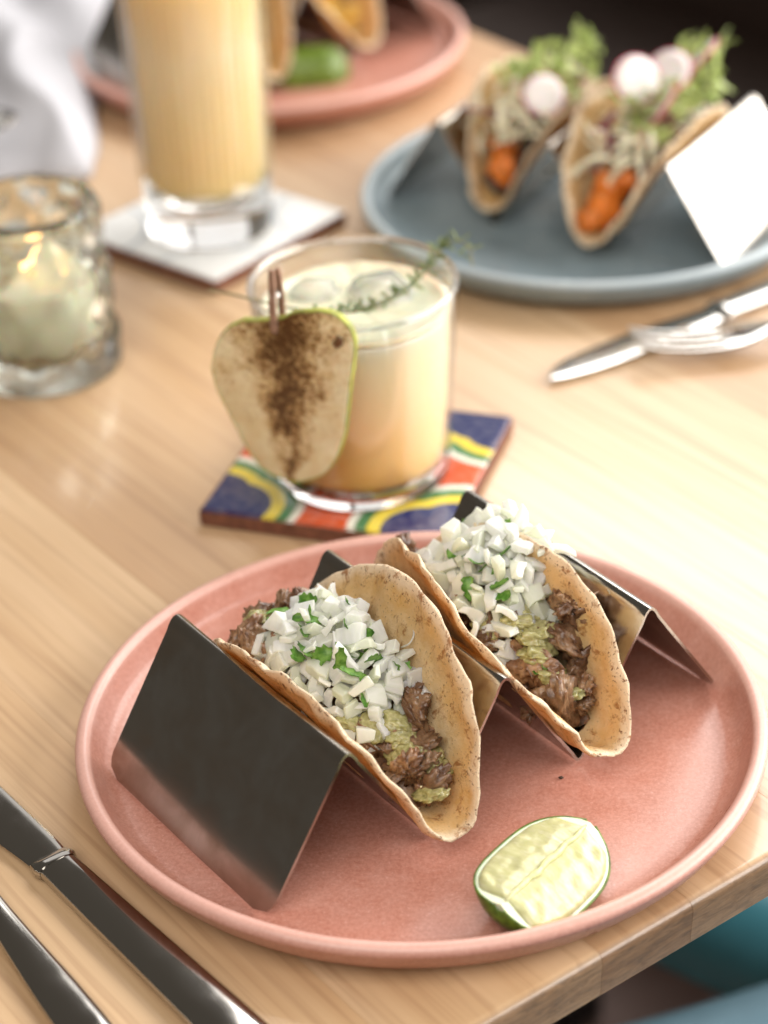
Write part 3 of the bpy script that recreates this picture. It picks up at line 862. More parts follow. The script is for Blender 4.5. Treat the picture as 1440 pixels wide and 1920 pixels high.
tile('glossy white tile coaster with clay edges under the tall glass', (-0.0885, 0.3030, 0.0), R(48.9), 0.108, TH, palewash)

# ------------------------------------------------------------------ short cocktail
GX, GY, GZ = -0.0085, 0.0225, TH + 0.0006
gl = thing('cocktail_glass', 'short clear tumbler of cloudy peach cocktail on the painted tile', 'glass', (GX, GY, GZ), 0)
GH = 0.0945
def gr(z): return 0.0390 + 0.0068 * (z / GH) ** 0.9
base_ = [(0, 0.0008), (0.030, 0.0004), (0.0350, 0.0)] + [(0.0350 + 0.0040 * math.sin(R(a)), 0.0040 - 0.0040 * math.cos(R(a))) for a in range(15, 91, 15)]
base_ += [(gr(0.006), 0.006), (gr(0.0078), 0.0078), (gr(0.0078) - 0.0006, 0.0082), (0, 0.0082)]
lathe('glass_base', base_, GLASS, gl, 128)
lipc = gr(GH) - 0.0011
wall = [(gr(z), z) for z in np.linspace(0.0084, GH - 0.0012, 16)]
wall += [(lipc + 0.0011 * math.cos(R(a)), GH - 0.0008 + 0.0011 * math.sin(R(a))) for a in range(20, 161, 20)]
wall += [(gr(z) - 0.0022, z) for z in np.linspace(GH - 0.0014, 0.0084, 16)]
lathe('glass_wall', wall, THIN, gl, 128, True)
RIMG = M_glass('rim_glass', (1, 1, 1), 0.02)
V, F = lathe_data([(gr(GH) - 0.0012 + 0.00135 * math.cos(R(a)), GH - 0.0002 + 0.00135 * math.sin(R(a))) for a in range(0, 360, 30)], 128, True)
mesh_obj('rim', V, F, RIMG, gl)
def M_drink(name, stops, zr, rough=0.08):
    t = NT(name); tc = t.n('ShaderNodeTexCoord'); sx = t.n('ShaderNodeSeparateXYZ'); t.l(tc.outputs['Object'], sx.inputs[0])
    mr = t.n('ShaderNodeMapRange'); mr.inputs[1].default_value = zr[0]; mr.inputs[2].default_value = zr[1]
    nz = t.noise(t.coords((1, 1, 0.6)), 32, 2, 0.5)
    f = t.math('ADD', t.math('MULTIPLY', t.math('SUBTRACT', nz, 0.5), 0.35), 0.0)
    t.l(sx.outputs[2], mr.inputs[0]); f = t.math('ADD', mr.outputs[0], f)
    c = t.ramp(f, stops)
    t.set(base=c, rough=rough, sss=1.0, ssss=0.03, ior=1.33); t.b.inputs['Subsurface Radius'].default_value = (1.0, 0.88, 0.70)
    return t.m
# settled juice: deeper orange at the bottom of the drink, pale at the top
DRINK = M_drink('peach_cocktail', [(0.0, (0.86, 0.43, 0.08)), (0.25, (0.86, 0.56, 0.23)), (0.6, (0.85, 0.65, 0.38)), (1.0, (0.86, 0.72, 0.50))], (0.008, 0.082))
LZ = 0.0825
liq = [(0, 0.0087), (0.0335, 0.0088), (0.0358, 0.0100)] + [(gr(z) - 0.0026, z) for z in np.linspace(0.0138, LZ - 0.001, 12)] + [(gr(LZ) - 0.0027, LZ + 0.0004), (gr(LZ) - 0.006, LZ - 0.0006), (0, LZ - 0.0006)]
lathe('cocktail', liq, DRINK, gl, 96)
FOAM = M_plain('citrus_foam', (0.84, 0.72, 0.52), 0.16, 0.05, 160, sss=0.4, ssss=0.006)
V, F = lathe_data([(0.0, 0.0), (0.018, 0.0004), (0.030, 0.0002), (0.0385, 0.0006), (0.0404, 0.0018), (0.0408, 0.0005), (0.0385, -0.0006), (0, -0.0006)], 96)
V = [(x, y, z + LZ + 0.0004 + 0.0007 * fbm((x * 130, y * 130, 4), 1, 3)) for (x, y, z) in V]
mesh_obj('foam', V, F, FOAM, gl)
ICE = M_plain('cloudy_ice', (0.95, 0.95, 0.92), 0.10, 0.03, 120, trans=0.75, ior=1.31)
for (x, y, z, s, r) in ((0.012, 0.010, LZ - 0.0055, 0.026, (0.10, 0.08, 0.5)), (-0.017, 0.014, LZ - 0.006, 0.022, (-0.1, 0.12, 1.2))):
    bm = bmesh.new(); bmesh.ops.create_cube(bm, size=s)
    bmesh.ops.bevel(bm, geom=bm.edges[:], offset=s * 0.17, segments=4, affect='EDGES')
    for v in bm.verts: v.co += Vector((1, 1, 1)) * (0.0008 * noise.noise(v.co * 90 + Vector((x * 900, 0, 0))))
    o = from_bm('ice_cube', bm, ICE, gl, True, None); o.location = (x, y, z); o.rotation_euler = r

# pear slice hung outside the rim
PN = Vector((-0.34, -0.94, 0.0)).normalized()
RIMR = gr(GH)
pc = Vector((GX, GY, GZ)) + PN * (RIMR + 0.0016)
PT = 0.0042
front0 = pc + PN * PT
outl = [(455, 603), (425, 620), (404, 650), (398, 690), (408, 735), (432, 782), (455, 825), (475, 860), (500, 885), (538, 900), (575, 903), (608, 887), (632, 855), (646, 805), (652, 750), (658, 700), (663, 655), (655, 622), (632, 598), (600, 586), (555, 590), (512, 603)]
pts = [at_plane(px, py, front0, PN) for px, py in outl]
cen = sum(pts, Vector()) / len(pts)
AX = Vector((-PN.y, PN.x, 0)).normalized(); AZ = Vector((0, 0, 1))
if AX.x < 0: AX = -AX
P2 = [((p - cen).dot(AX), (p - cen).dot(AZ)) for p in pts]
P2 = [(q[0] + 0.0007 * noise.noise(Vector((i * 0.35, 3.1, 0))), q[1] + 0.0007 * noise.noise(Vector((i * 0.35, 9.7, 0)))) for i, q in enumerate(spline(P2 + [P2[0]], 5)[:-1])]
FLESH = NT('cinnamon_pear_flesh')
def _flesh():
    t = FLESH; tc = t.n('ShaderNodeTexCoord'); sx = t.n('ShaderNodeSeparateXYZ'); t.l(tc.outputs['Object'], sx.inputs[0])
    v = t.coords(); n1 = t.noise(v, 900, 3, 0.75); n2 = t.noise(v, 130, 4, 0.65); n3 = t.noise(v, 40, 3)
    c = t.ramp(n2, [(0.3, (0.76, 0.60, 0.33)), (0.6, (0.84, 0.73, 0.47)), (0.8, (0.86, 0.77, 0.53))])
    # dusting of ground spice, spread wide at the top and running down the middle
    n4 = t.noise(v, 420, 4, 0.8, 0.3); n5 = t.noise(v, 95, 3, 0.6)
    xx = t.math('ABSOLUTE', t.math('ADD', sx.outputs[0], t.math('MULTIPLY', t.math('SUBTRACT', n3, 0.5), 0.022)))
    wide = t.n('ShaderNodeMapRange'); wide.inputs[1].default_value = -0.042; wide.inputs[2].default_value = 0.030; wide.inputs[3].default_value = 0.003; wide.inputs[4].default_value = 0.024
    t.l(sx.outputs[2], wide.inputs[0])
    mask = t.math('MAXIMUM', t.math('SUBTRACT', 1.0, t.math('DIVIDE', xx, wide.outputs[0])), -0.35)
    low = t.n('ShaderNodeMapRange'); low.inputs[1].default_value = -0.030; low.inputs[2].default_value = -0.004; low.inputs[3].default_value = -0.30; low.inputs[4].default_value = 0.0; t.l(sx.outputs[2], low.inputs[0])
    mask = t.math('ADD', mask, low.outputs[0])
    spec = t.math('ADD', t.math('MULTIPLY', mask, 0.25), t.math('ADD', t.math('MULTIPLY', n4, 0.80), t.math('MULTIPLY', n5, 0.45)))
    c = t.mix(t.ramp(spec, [(0.53, 0.0), (0.74, 0.85)]), c, (0.48, 0.25, 0.07))
    c = t.mix(t.ramp(spec, [(0.67, 0.0), (0.84, 0.95)]), c, (0.075, 0.026, 0.005))
    t.set(base=c, rough=0.26, sss=0.35, ssss=0.004); t.bump(t.mix(0.5, n1, spec), 0.45, 0.0006)
_flesh()
SKIN = M_plain('pear_skin', (0.34, 0.35, 0.06), 0.4, 0.3, 150)
pear = thing('pear_slice', 'cinnamon dusted pear slice clipped to the rim of the cocktail', 'fruit slice', cen - PN * (PT / 2), math.atan2(AX.y, AX.x))
def slab(P, y0, y1, ins=0.0006):
    # local: X along AX, Z up, Y from the viewer side (-) inward (+)
    n = len(P); V, F = [], []
    c0 = np.mean(np.array(P), axis=0)
    lay = [(y0, 1 - 0.03), (y0 + ins, 1.0), (y1 - ins, 1.0), (y1, 1 - 0.03)]
    for (y, k) in lay:
        for (a, b) in P: V.append((c0[0] + (a - c0[0]) * k, y, c0[1] + (b - c0[1]) * k))
    for i in range(3):
        for k in range(n): F.append((i * n + k, i * n + (k + 1) % n, (i + 1) * n + (k + 1) % n, (i + 1) * n + k))
    F.append(tuple(range(n))); F.append(tuple(3 * n + k for k in range(n)))
    return V, F
V, F = slab(P2, -PT / 2, PT / 2); mesh_obj('flesh', V, F, FLESH.m, pear, True, 35)
n = len(P2); V, F = [], []
c0 = np.mean(np.array(P2), axis=0)
for (y, k) in ((-PT / 2 + 0.0004, 1.002), (-PT / 2 + 0.0003, 1.006), (PT / 2 - 0.0002, 1.016), (PT / 2 - 0.0004, 1.002)):
    for (a, b) in P2: V.append((c0[0] + (a - c0[0]) * k, y, c0[1] + (b - c0[1]) * k))
for i in range(4):
    i2 = (i + 1) % 4
    for k in range(n): F.append((i * n + k, i * n + (k + 1) % n, i2 * n + (k + 1) % n, i2 * n + k))
mesh_obj('skin', V, F, SKIN, pear)
SEED = M_plain('pear_seed', (0.13, 0.055, 0.02), 0.4)
sp = at_plane(634, 642, front0, PN) - cen
me = chunk_mesh('seed', 4, (0.0019, 0.0010, 0.0036), 3, 0.5, SEED)
o = link('seed', me, None, pear); o.location = (sp.dot(AX), -PT / 2 + 0.0002, sp.dot(AZ)); o.rotation_euler = (0, 0.5, 0)
# small wooden peg gripping slice and rim
PEGM = M_plain('stained_peg_wood', (0.30, 0.17, 0.11), 0.6, 0.25, 400)
pg0 = at_plane(516, 622, front0, PN); pg1 = at_plane(511, 506, front0 - PN * 0.001, PN)
peg = thing('cocktail_peg', 'tiny wooden peg pinching the pear slice to the glass rim', 'peg', pg0, math.atan2(AX.y, AX.x))
hgt = (pg1 - pg0).z
for nm, yo, w_, zt in (('outer_prong', -0.0009, 0.0015, hgt), ('inner_prong', PT + 0.0049, 0.0015, hgt * 0.92)):
    bm = bmesh.new()
    rows = []
    for (z, d, wd) in ((0, 0.0, 0.8), (0.004, 0.0007, 1.0), (0.012, 0.0005, 1.05), (zt * 0.7, 0.0, 1.0), (zt, 0.0, 0.75)):
        sgn = 1 if yo < 0 else -1
        lean = (z / zt) * (0.0016 * sgn if z > 0.013 else 0)
        rows.append([bm.verts.new((sx_ * w_ * wd, yo + lean + sy_ * 0.0008, z)) for sx_, sy_ in ((-1, -1), (1, -1), (1, 1), (-1, 1))])
    for a, b in zip(rows[:-1], rows[1:]):
        for k in range(4): bm.faces.new((a[k], a[(k + 1) % 4], b[(k + 1) % 4], b[k]))
    bm.faces.new(rows[0]); bm.faces.new(rows[-1])
    bmesh.ops.bevel(bm, geom=[e for e in bm.edges], offset=0.00025, segments=1, affect='EDGES')
    from_bm(nm, bm, PEGM, peg, True, 30)
path = [Vector((0.0016 * math.cos(a), 0.0028 + 0.0038 * math.sin(a) , hgt * 0.52 + 0.0012 * a / 6.28)) for a in np.linspace(0, 4 * math.pi, 40)]
V, F = tube_data(path, 0.00035, 6); mesh_obj('spring', V, F, CUTLERY, peg)

# thyme sprig across the rim
THYME = M_leaf('thyme_green', (0.14, 0.19, 0.06), (0.30, 0.35, 0.15), 0.6); STEMM = M_plain('thyme_stem', (0.20, 0.17, 0.075), 0.6)
RZ = GZ + GH + 0.0012
stem_px = [(390, 543, 0.004), (440, 553, 0.003), (500, 568, 0.0015), (560, 580, 0.001), (620, 586, 0.000), (680, 582, -0.001), (740, 558, -0.001), (790, 520, 0.0), (820, 478, 0.001), (838, 456, 0.003), (862, 452, 0.004), (880, 466, 0.003), (886, 500, -0.001)]
spts = spline([tuple(at(px, py, RZ + dz)) for px, py, dz in stem_px], 6)
spts = [Vector(p) for p in spts]
org = spts[len(spts) // 2].copy()
thy = thing('thyme_sprig', 'thin thyme sprig laid across the rim of the cocktail', 'herb sprig', org, 0)
V, F = tube_data([p - org for p in spts], [0.00055 - 0.00025 * i / len(spts) for i in range(len(spts))], 6); mesh_obj('stem', V, F, STEMM, thy)
TL = [leaf_mesh(700 + i, (0.0040, 0.0064), (0.0006, 0.0011), THYME, 'thyme_leaf', 0, 0.8, 0.00025) for i in range(6)]
rt = random.Random(9)
for i, p in enumerate(spts):
    f = i / len(spts)
    if f < 0.24: continue
    for k in range(3 if 0.34 < f < 0.72 else (i % 2)):
        d = Vector((rt.uniform(-1, 1), rt.uniform(-1, 1), rt.uniform(-0.2, 1))).normalized()
        q = d.to_track_quat('X', 'Z').to_euler()
        inst('thyme_leaf', rt.choice(TL), thy, p - org + d * 0.0034 + Vector((0, 0, 0.0003)), q, rt.uniform(0.7, 1.15))

# ------------------------------------------------------------------ tall ribbed glass
TX, TY, TZ = -0.0880, 0.2960, TH + 0.0006
tg = thing('highball_glass', 'tall ribbed glass of cloudy yellow drink standing on the white tile', 'glass', (TX, TY, TZ), 0)
TGH = 0.165
def tr_(z): return 0.0345 + 0.0040 * (z / TGH)
def rib(i, r, z, a):
    if z < 0.030 or z > TGH - 0.012 or r < tr_(z) - 0.0012: return r
    return r + 0.0016 * abs(math.sin(a * 20))
base_ = [(0, 0.001), (0.029, 0.0005), (0.0320, 0.0), (0.0338, 0.0008), (0.0345, 0.003)] + [(tr_(z), z) for z in np.linspace(0.008, 0.0262, 5)] + [(tr_(0.0262) - 0.0006, 0.0268), (0.020, 0.0262), (0, 0.026)]
lathe('glass_base', base_, GLASS, tg, 96)
wall = [(tr_(z), z) for z in np.linspace(0.0270, TGH - 0.001, 20)] + [(tr_(TGH) - 0.0010, TGH)] + [(tr_(z) - 0.0022, z) for z in np.linspace(TGH - 0.001, 0.0270, 14)]
lathe('ribbed_wall', wall, THIN, tg, 432, True, rfun=rib)
DRINK2 = M_drink('yellow_cocktail', [(0.0, (0.82, 0.58, 0.26)), (0.4, (0.84, 0.66, 0.36)), (0.7, (0.85, 0.70, 0.45)), (1.0, (0.82, 0.58, 0.26))], (0.02, 0.15))
lathe('drink', [(0, 0.0268), (0.0300, 0.0273), (0.0318, 0.0290)] + [(tr_(z) - 0.0026, z) for z in np.linspace(0.0330, 0.150, 14)] + [(0, 0.150)], DRINK2, tg, 384, rfun=lambda i, r, z, a: r - (0.0016 * (1 - abs(math.sin(a * 20))) if z > 0.034 and r > 0.02 else 0))

# ------------------------------------------------------------------ candle votive
VX, VY = -0.1665, 0.1590
vo = thing('votive_candle', 'lit candle in a green tinted pressed glass holder with diamond relief', 'candle', (VX, VY, 0), 0)
VH = 0.0890
_vg = NT('green_pressed_glass'); _vg.set(base=(0.90, 0.93, 0.84), trans=1.0, rough=0.18, ior=1.45)
_vv = _vg.n('ShaderNodeTexVoronoi', feature='SMOOTH_F1'); _vv.inputs['Scale'].default_value = 95; _vg.l(_vg.coords((1, 1, 0.55)), _vv.inputs['Vector']); _vg.bump(_vv.outputs['Distance'], 0.8, 0.0035)
VGLASS = _vg.m
def vr(z): return 0.0385 - 0.0035 * (z / VH)
def relief(i, r, z, a):
    if z < 0.012 or r < vr(z) - 0.0022: return r
    u, v = a * 8 / math.pi, z / 0.017
    q = abs(math.sin((u + v) * math.pi / 2)) * abs(math.sin((u - v) * math.pi / 2))
    fade = min(1, (z - 0.012) / 0.004, (VH + 0.003 - z) / 0.008)
    return r + fade * (0.0036 * (q - 0.6) + 0.0008 * noise.noise(Vector((math.cos(a) * 7, math.sin(a) * 7, z * 260))))
outer = [(0, 0.001), (0.030, 0.0005), (0.0355, 0.0), (0.0378, 0.001), (0.0387, 0.004), (0.0385, 0.009)] + [(vr(z), z) for z in np.linspace(0.0125, VH - 0.004, 44)] + [(vr(VH), VH - 0.001), (vr(VH) - 0.0012, VH)]
inner = [(vr(z) - 0.0060, z) for z in np.linspace(VH - 0.001, 0.016, 10)] + [(0.028, 0.0125), (0, 0.012)]
lathe('pressed_glass', outer + inner, VGLASS, vo, 180, rfun=relief)
WAX = M_plain('candle_wax', (0.72, 0.71, 0.60), 0.4, 0.06, 60, sss=0.6, ssss=0.01)
lathe('wax', [(0, 0.0128), (0.0265, 0.0133), (0.0300, 0.018), (0.0296, 0.049), (0.0280, 0.0500), (0.012, 0.0490), (0, 0.0488)], WAX, vo, 64)
WICK = M_plain('burnt_wick', (0.01, 0.008, 0.007), 0.9)
V, F = tube_data([Vector((0, 0, 0.0485)), Vector((0.0004, 0, 0.053)), Vector((0.0012, 0, 0.0560))], 0.0006, 6); mesh_obj('wick', V, F, WICK, vo)
FL = NT('candle_flame'); FL.set(base=(0, 0, 0), emit=(1.0, 0.52, 0.20), emits=26.0)
lathe('flame', [(0.0, 0.0535), (0.0014, 0.0550), (0.0023, 0.0580), (0.0021, 0.0610), (0.0012, 0.0655), (0, 0.0690)], FL.m, vo, 20)

# ------------------------------------------------------------------ cutlery
def knife(label, loc, rz, L=0.243, handle=0.130, flip=1, tilt=(0, 0)):
    """X: from handle end (0) to blade tip (L)"""
    root = thing('table_knife', label, 'knife', loc, rz); root.rotation_euler = (tilt[0], tilt[1], rz)
    st = []
    for s, hw, ht in ((0.0, 0.006, 0.0012), (0.0012, 0.0090, 0.0028), (0.006, 0.0100, 0.0036), (0.03, 0.0096, 0.0037), (0.07, 0.0086, 0.0036), (handle - 0.012, 0.0076, 0.0035), (handle - 0.004, 0.0074, 0.0034), (handle - 0.001, 0.0075, 0.0033)):
        st.append((s, 0, 0.0037, hw, ht, 2.6))
    V, F = loft_data(st, 28); mesh_obj('handle', V, F, CUTLERY, root, True, 45)
    st = [(handle - 0.001, 0, 0.0037, 0.0078, 0.0035, 3), (handle + 0.0012, 0, 0.0037, 0.0086, 0.0034, 3), (handle + 0.0034, 0, 0.0036, 0.0084, 0.0026, 3), (handle + 0.006, 0, 0.0034, 0.0078, 0.0015, 3)]
    V, F = loft_data(st, 28); mesh_obj('bolster', V, F, CUTLERY, root, True, 45)
    st = []
    b0 = handle + 0.0052
    for f, lo, hi, ht in ((0, -0.0074, 0.0074, 0.0012), (0.1, -0.0084, 0.0080, 0.0011), (0.28, -0.0105, 0.0082, 0.0010), (0.5, -0.0112, 0.0082, 0.0009), (0.72, -0.0108, 0.0076, 0.0008), (0.86, -0.0090, 0.0060, 0.0007), (0.95, -0.0050, 0.0042, 0.0006), (1.0, 0.0002, 0.0022, 0.0004)):
        st.append((b0 + f * (L - b0), flip * (lo + hi) / 2, 0.0033, (hi - lo) / 2, ht, 1.6))
    st = [tuple(q) for q in spline(st, 4)]
    V, F = loft_data(st, 24); mesh_obj('blade', V, F, CUTLERY, root, True, 60)
    return root
def fork(label, loc, rz, L=0.20, tilt=(0, 0), up=1):
    root = thing('table_fork', label, 'fork', loc, rz); root.rotation_euler = (tilt[0], tilt[1], rz)
    st = [(0, 0, 0.0026, 0.004, 0.0008, 2.6), (0.002, 0, 0.0026, 0.0080, 0.0020, 2.6), (0.03, 0, 0.0028, 0.0078, 0.0024, 2.6), (0.075, 0, 0.0040, 0.0052, 0.0025, 2.4), (0.115, 0, 0.0080, 0.0034, 0.0023, 2.2), (0.128, 0, 0.0086, 0.0036, 0.0021, 2.2)]
    V, F = loft_data([tuple(q) for q in spline(st, 4)], 20); mesh_obj('handle', V, F, CUTLERY, root, True, 50)
    def zc(s): t = (s - 0.128) / 0.072; return 0.0086 - 0.0100 * math.sin(t * math.pi * 0.72) + 0.0068 * t
    st = [(s, 0, zc(s), hw, 0.0011, 2.4) for s, hw in ((0.1275, 0.0036), (0.133, 0.0060), (0.140, 0.0100), (0.148, 0.0122), (0.156, 0.0126))]
    V, F = loft_data([tuple(q) for q in spline(st, 4)], 24); mesh_obj('head', V, F, CUTLERY, root, True, 50)
    for k in range(4):
        y = (-1.5 + k) * 0.0067
        st = [(s, y * (1 - 0.05 * (s - 0.154) / 0.05), zc(s), hw, 0.0010, 2.6) for s, hw in ((0.1545, 0.0026), (0.160, 0.0023), (0.172, 0.0020), (0.188, 0.0017), (0.199, 0.0011), (0.2005, 0.0004))]
        V, F = loft_data([tuple(q) for q in spline(st, 4)], 12); mesh_obj('tine', V, F, CUTLERY, root, True, 50)
    return root
# near pair: along the planks, points away from the table edge
dk = at(435, 1925, 0.003) - at(103, 1615, 0.003); ang = math.atan2(-dk.y, -dk.x)
kb = at(100, 1618, 0.0035)
ka = kb - Vector((math.cos(ang), math.sin(ang), 0)) * 0.1325
knife('steel table knife lying beside the pink plate, next to a fork handle', (ka.x, ka.y, 0.0003), ang, flip=-1)
f0 = at(75, 1820, 0.003); d2 = at(150, 1920, 0.003) - at(0, 1728, 0.003); ang2 = math.atan2(-d2.y, -d2.x)
fa = f0 - Vector((math.cos(ang2), math.sin(ang2), 0)) * 0.045
fork('steel table fork lying outside the knife by the pink plate', (fa.x, fa.y, 0.0003), ang2)
# pair beside the grey plate
kt = at(1030, 714, 0.002); kh = at(1440, 548, 0.004); v = (kt - kh); ang3 = math.atan2(v.y, v.x)
ks = kt - Vector((math.cos(ang3), math.sin(ang3), 0)) * 0.243
knife('steel table knife with a fork resting across it, beside the grey plate', (ks.x, ks.y, 0.0003), ang3, flip=1)
ft = at(1195, 645, 0.010); fh = at(1440, 632, 0.006); v = (ft - fh); ang4 = math.atan2(v.y, v.x)
fs = ft - Vector((math.cos(ang4), math.sin(ang4), 0)) * 0.198
fork('steel table fork with its tines propped on the knife by the grey plate', (fs.x, fs.y, 0.0012), ang4, tilt=(0.0, R(-1.4)))

# ------------------------------------------------------------------ tacos on the grey plate
CABB = M_plain('shredded_cabbage', (0.72, 0.66, 0.48), 0.4, 0.12, 200, sss=0.2, ssss=0.003)
PURP = M_plain('purple_cabbage', (0.20, 0.03, 0.07), 0.4, 0.3, 200)
SWEET = M_plain('roasted_sweet_potato', (0.72, 0.20, 0.025), 0.4, 0.25, 220, sss=0.15, ssss=0.003)
BEAN = M_plain('black_bean_mash', (0.06, 0.028, 0.018), 0.5, 0.4, 200)
GREENS = M_leaf('frilly_greens', (0.48, 0.60, 0.14), (0.72, 0.78, 0.42), 0.45)
RADW = M_plain('radish_flesh', (0.76, 0.71, 0.68), 0.35, 0.06, 100, sss=0.3, ssss=0.003); RADP = M_plain('radish_skin', (0.55, 0.05, 0.12), 0.35)
SWEETS = [chunk_mesh('sweet_potato_chunk', 400 + i, (0.0105, 0.0090, 0.0085), 3, 0.35, SWEET, 6) for i in range(4)]
FRILL = [leaf_mesh(500 + i, (0.009, 0.017), (0.0014, 0.0034), GREENS, 'salad_leaf', 3, 2.4, 0.0003) for i in range(8)]
SHRED = [leaf_mesh(540 + i, (0.016, 0.030), (0.0012, 0.0020), CABB, 'cabbage_shred', 0, 1.4, 0.0012) for i in range(6)]
SHREDP = [leaf_mesh(560 + i, (0.012, 0.020), (0.0012, 0.0018), PURP, 'purple_cabbage_shred', 0, 1.4, 0.0010) for i in range(3)]
def radish(root, loc, rot, r=0.0135):
    prof = [(0, 0.0006), (r * 0.6, 0.0008), (r * 0.97, 0.0007), (r * 0.97, -0.0007), (r * 0.6, -0.0008), (0, -0.0006)]
    o = lathe('radish_slice', prof, RADW, root, 40); o.location = loc; o.rotation_euler = rot
    V, F = lathe_data([(r * 0.972, 0.0008), (r * 1.03, 0.0006), (r * 1.03, -0.0006), (r * 0.972, -0.0008)], 40, True)
    mesh_obj('radish_skin', V, F, RADP, o)
GT1 = [-0.004, 0.066, 0.0, -0.0343, 0.0122, 1.10, 0.06, 1.10, 0.06, 0.018, 0.018, 0, 0, -1.0, -1.0]
GT2 = [0.010, 0.066, 0.001, 0.0343, 0.0122, 1.10, 0.05, 1.08, 0.05, 0.018, 0.018, 0, 0, -1.0, -0.5]
def salad_taco(label, par, hloc, ha, seed, sweets, frills, shreds, rads):
    Vv = Vector((-math.sin(ha), math.cos(ha), 0))
    root = thing('taco', label, 'taco', hloc + Vv * par[3] + Vector((0, 0, 0.0009)), ha)
    rnd = random.Random(seed); tortilla(par, root, seed)
    top = lerp_f([(-0.06, 0.034), (0.0, 0.040), (0.03, 0.034), (0.05, 0.022), (0.065, 0.018)])
    filling_body(par, root, top, BEAN, 'bean_filling', -0.05, 0.05 + par[0] * 0.6, seed)
    def rr(): return (rnd.uniform(0, 6.28), rnd.uniform(0, 6.28), rnd.uniform(0, 6.28))
    for (u, v, z, s) in sweets: inst('sweet_potato_chunk', rnd.choice(SWEETS), root, (u, v, z), rr(), s)
    for (n, (u0, u1), (v0, v1), (z0, z1)) in shreds:
        for _ in range(n):
            u = rnd.uniform(u0, u1); v = rnd.uniform(v0, v1)
            inst(*(('purple_cabbage_shred', rnd.choice(SHREDP)) if rnd.random() < 0.14 else ('cabbage_shred', rnd.choice(SHRED))), root, (u, v, rnd.uniform(z0, z1)), (rnd.gauss(0, 0.6), rnd.gauss(0, 0.6), rnd.uniform(0, 6.28)), rnd.uniform(0.8, 1.2))
    for (n, (u0, u1), (v0, v1), (z0, z1)) in frills:
        for _ in range(n):
            inst('salad_leaf', rnd.choice(FRILL), root, (rnd.uniform(u0, u1), rnd.uniform(v0, v1), rnd.uniform(z0, z1)), (rnd.gauss(0, 0.9), rnd.gauss(-0.6, 0.8), rnd.uniform(0, 6.28)), rnd.uniform(0.7, 1.15))
    for (loc, rot, r) in rads: radish(root, loc, rot, r)
    return root
salad_taco('taco topped with a tall tuft of frilly greens on the grey plate', GT1, GO, GA, 31,
           [(0.046, 0.001, 0.030, 1.0), (0.036, -0.003, 0.036, 0.9)],
           [(130, (-0.045, 0.024), (-0.014, 0.016), (0.050, 0.078))],
           [(75, (-0.03, 0.046), (-0.016, 0.014), (0.040, 0.066))],
           [((0.026, 0.016, 0.068), (0.9, 0.3, 2.0), 0.0115)])
salad_taco('taco topped with radish slices, greens and orange sweet potato on the grey plate', GT2, GO, GA, 37,
           [(0.060, 0.002, 0.026, 1.1), (0.052, 0.000, 0.034, 1.05), (0.066, -0.002, 0.021, 0.9), (0.045, 0.006, 0.038, 0.9)],
           [(110, (-0.045, 0.034), (-0.012, 0.022), (0.054, 0.080)), (16, (-0.055, -0.025), (0.0, 0.022), (0.072, 0.088))],
           [(90, (-0.03, 0.056), (-0.016, 0.020), (0.040, 0.066))],
           [((0.012, -0.004, 0.080), (0.95, 0.2, 2.3), 0.0130), ((-0.002, 0.008, 0.082), (0.7, -0.3, 2.0), 0.0125), ((0.018, 0.014, 0.070), (0.9, 0.5, 0.0), 0.013), ((-0.03, 0.012, 0.080), (0.8, 0.0, 0.3), 0.014)])

# ------------------------------------------------------------------ tacos on the far pink plate
EGG = M_plain('golden_filling', (0.70, 0.44, 0.10), 0.45, 0.25, 180)
GOLD = [chunk_mesh('golden_filling_chunk', 440 + i, (0.010, 0.008, 0.007), 2, 0.3, EGG) for i in range(4)]
def plain_taco(label, par, seed):
    Vv = Vector((-math.sin(BA), math.cos(BA), 0))
    root = thing('taco', label, 'taco', BO + Vv * par[3] + Vector((0, 0, 0.0009)), BA)
    rnd = random.Random(seed); tortilla(par, root, seed)
    top = lerp_f([(-0.06, 0.036), (0.0, 0.044), (0.03, 0.040), (0.05, 0.028), (0.065, 0.02)])
    filling_body(par, root, lambda u: top(u) - 0.004, EGG, 'golden_filling', -0.05, 0.052, seed)
    for _ in range(26):
        u = rnd.uniform(-0.05, 0.05); inst('golden_filling_chunk', rnd.choice(GOLD), root, (u, rnd.uniform(-0.008, 0.008), top(u) + rnd.uniform(-0.004, 0.003)), (rnd.uniform(0, 6), rnd.uniform(0, 6), rnd.uniform(0, 6)), rnd.uniform(0.6, 1.0))
    return root
plain_taco('taco with golden filling on the far pink plate, clear of the tall glass', [0.008] + T2[1:3] + [0.0343] + T2[4:], 51)
plain_taco('taco on the far pink plate, partly behind the tall glass', [0.006] + T1[1:3] + [-0.0343] + T1[4:], 57)

# ------------------------------------------------------------------ napkin with cutlery at the far left
CLOTH = M_plain('white_linen', (0.46, 0.455, 0.48), 0.85, 0.04, 900)
nb = Vector((-0.262, 0.560, 0.0))
V, F = [], []
N1 = 80
for i in range(N1 + 1):
    for j in range(N1 + 1):
        a, b = i / N1 * 2 - 1, j / N1 * 2 - 1
        x, y = a * 0.100 + 0.012 * fbm((a * 1.5, b * 1.5, 2), 1, 2), b * 0.170 + 0.02 * fbm((a * 1.4, b * 1.3, 7), 1, 2)
        rr = max(abs(a) ** 3, abs(b) ** 3)
        fold = (0.5 + noise.noise(Vector((a * 1.6 + b * 0.9, b * 0.9, 5)))) * 0.030 + 0.005 * noise.noise(Vector((a * 4 + b * 2, b * 1.4, 9))) 
        z = 0.0016 + (0.016 + fold) * (1 - rr) ** 0.7
        V.append((x, y, z))
W = N1 + 1
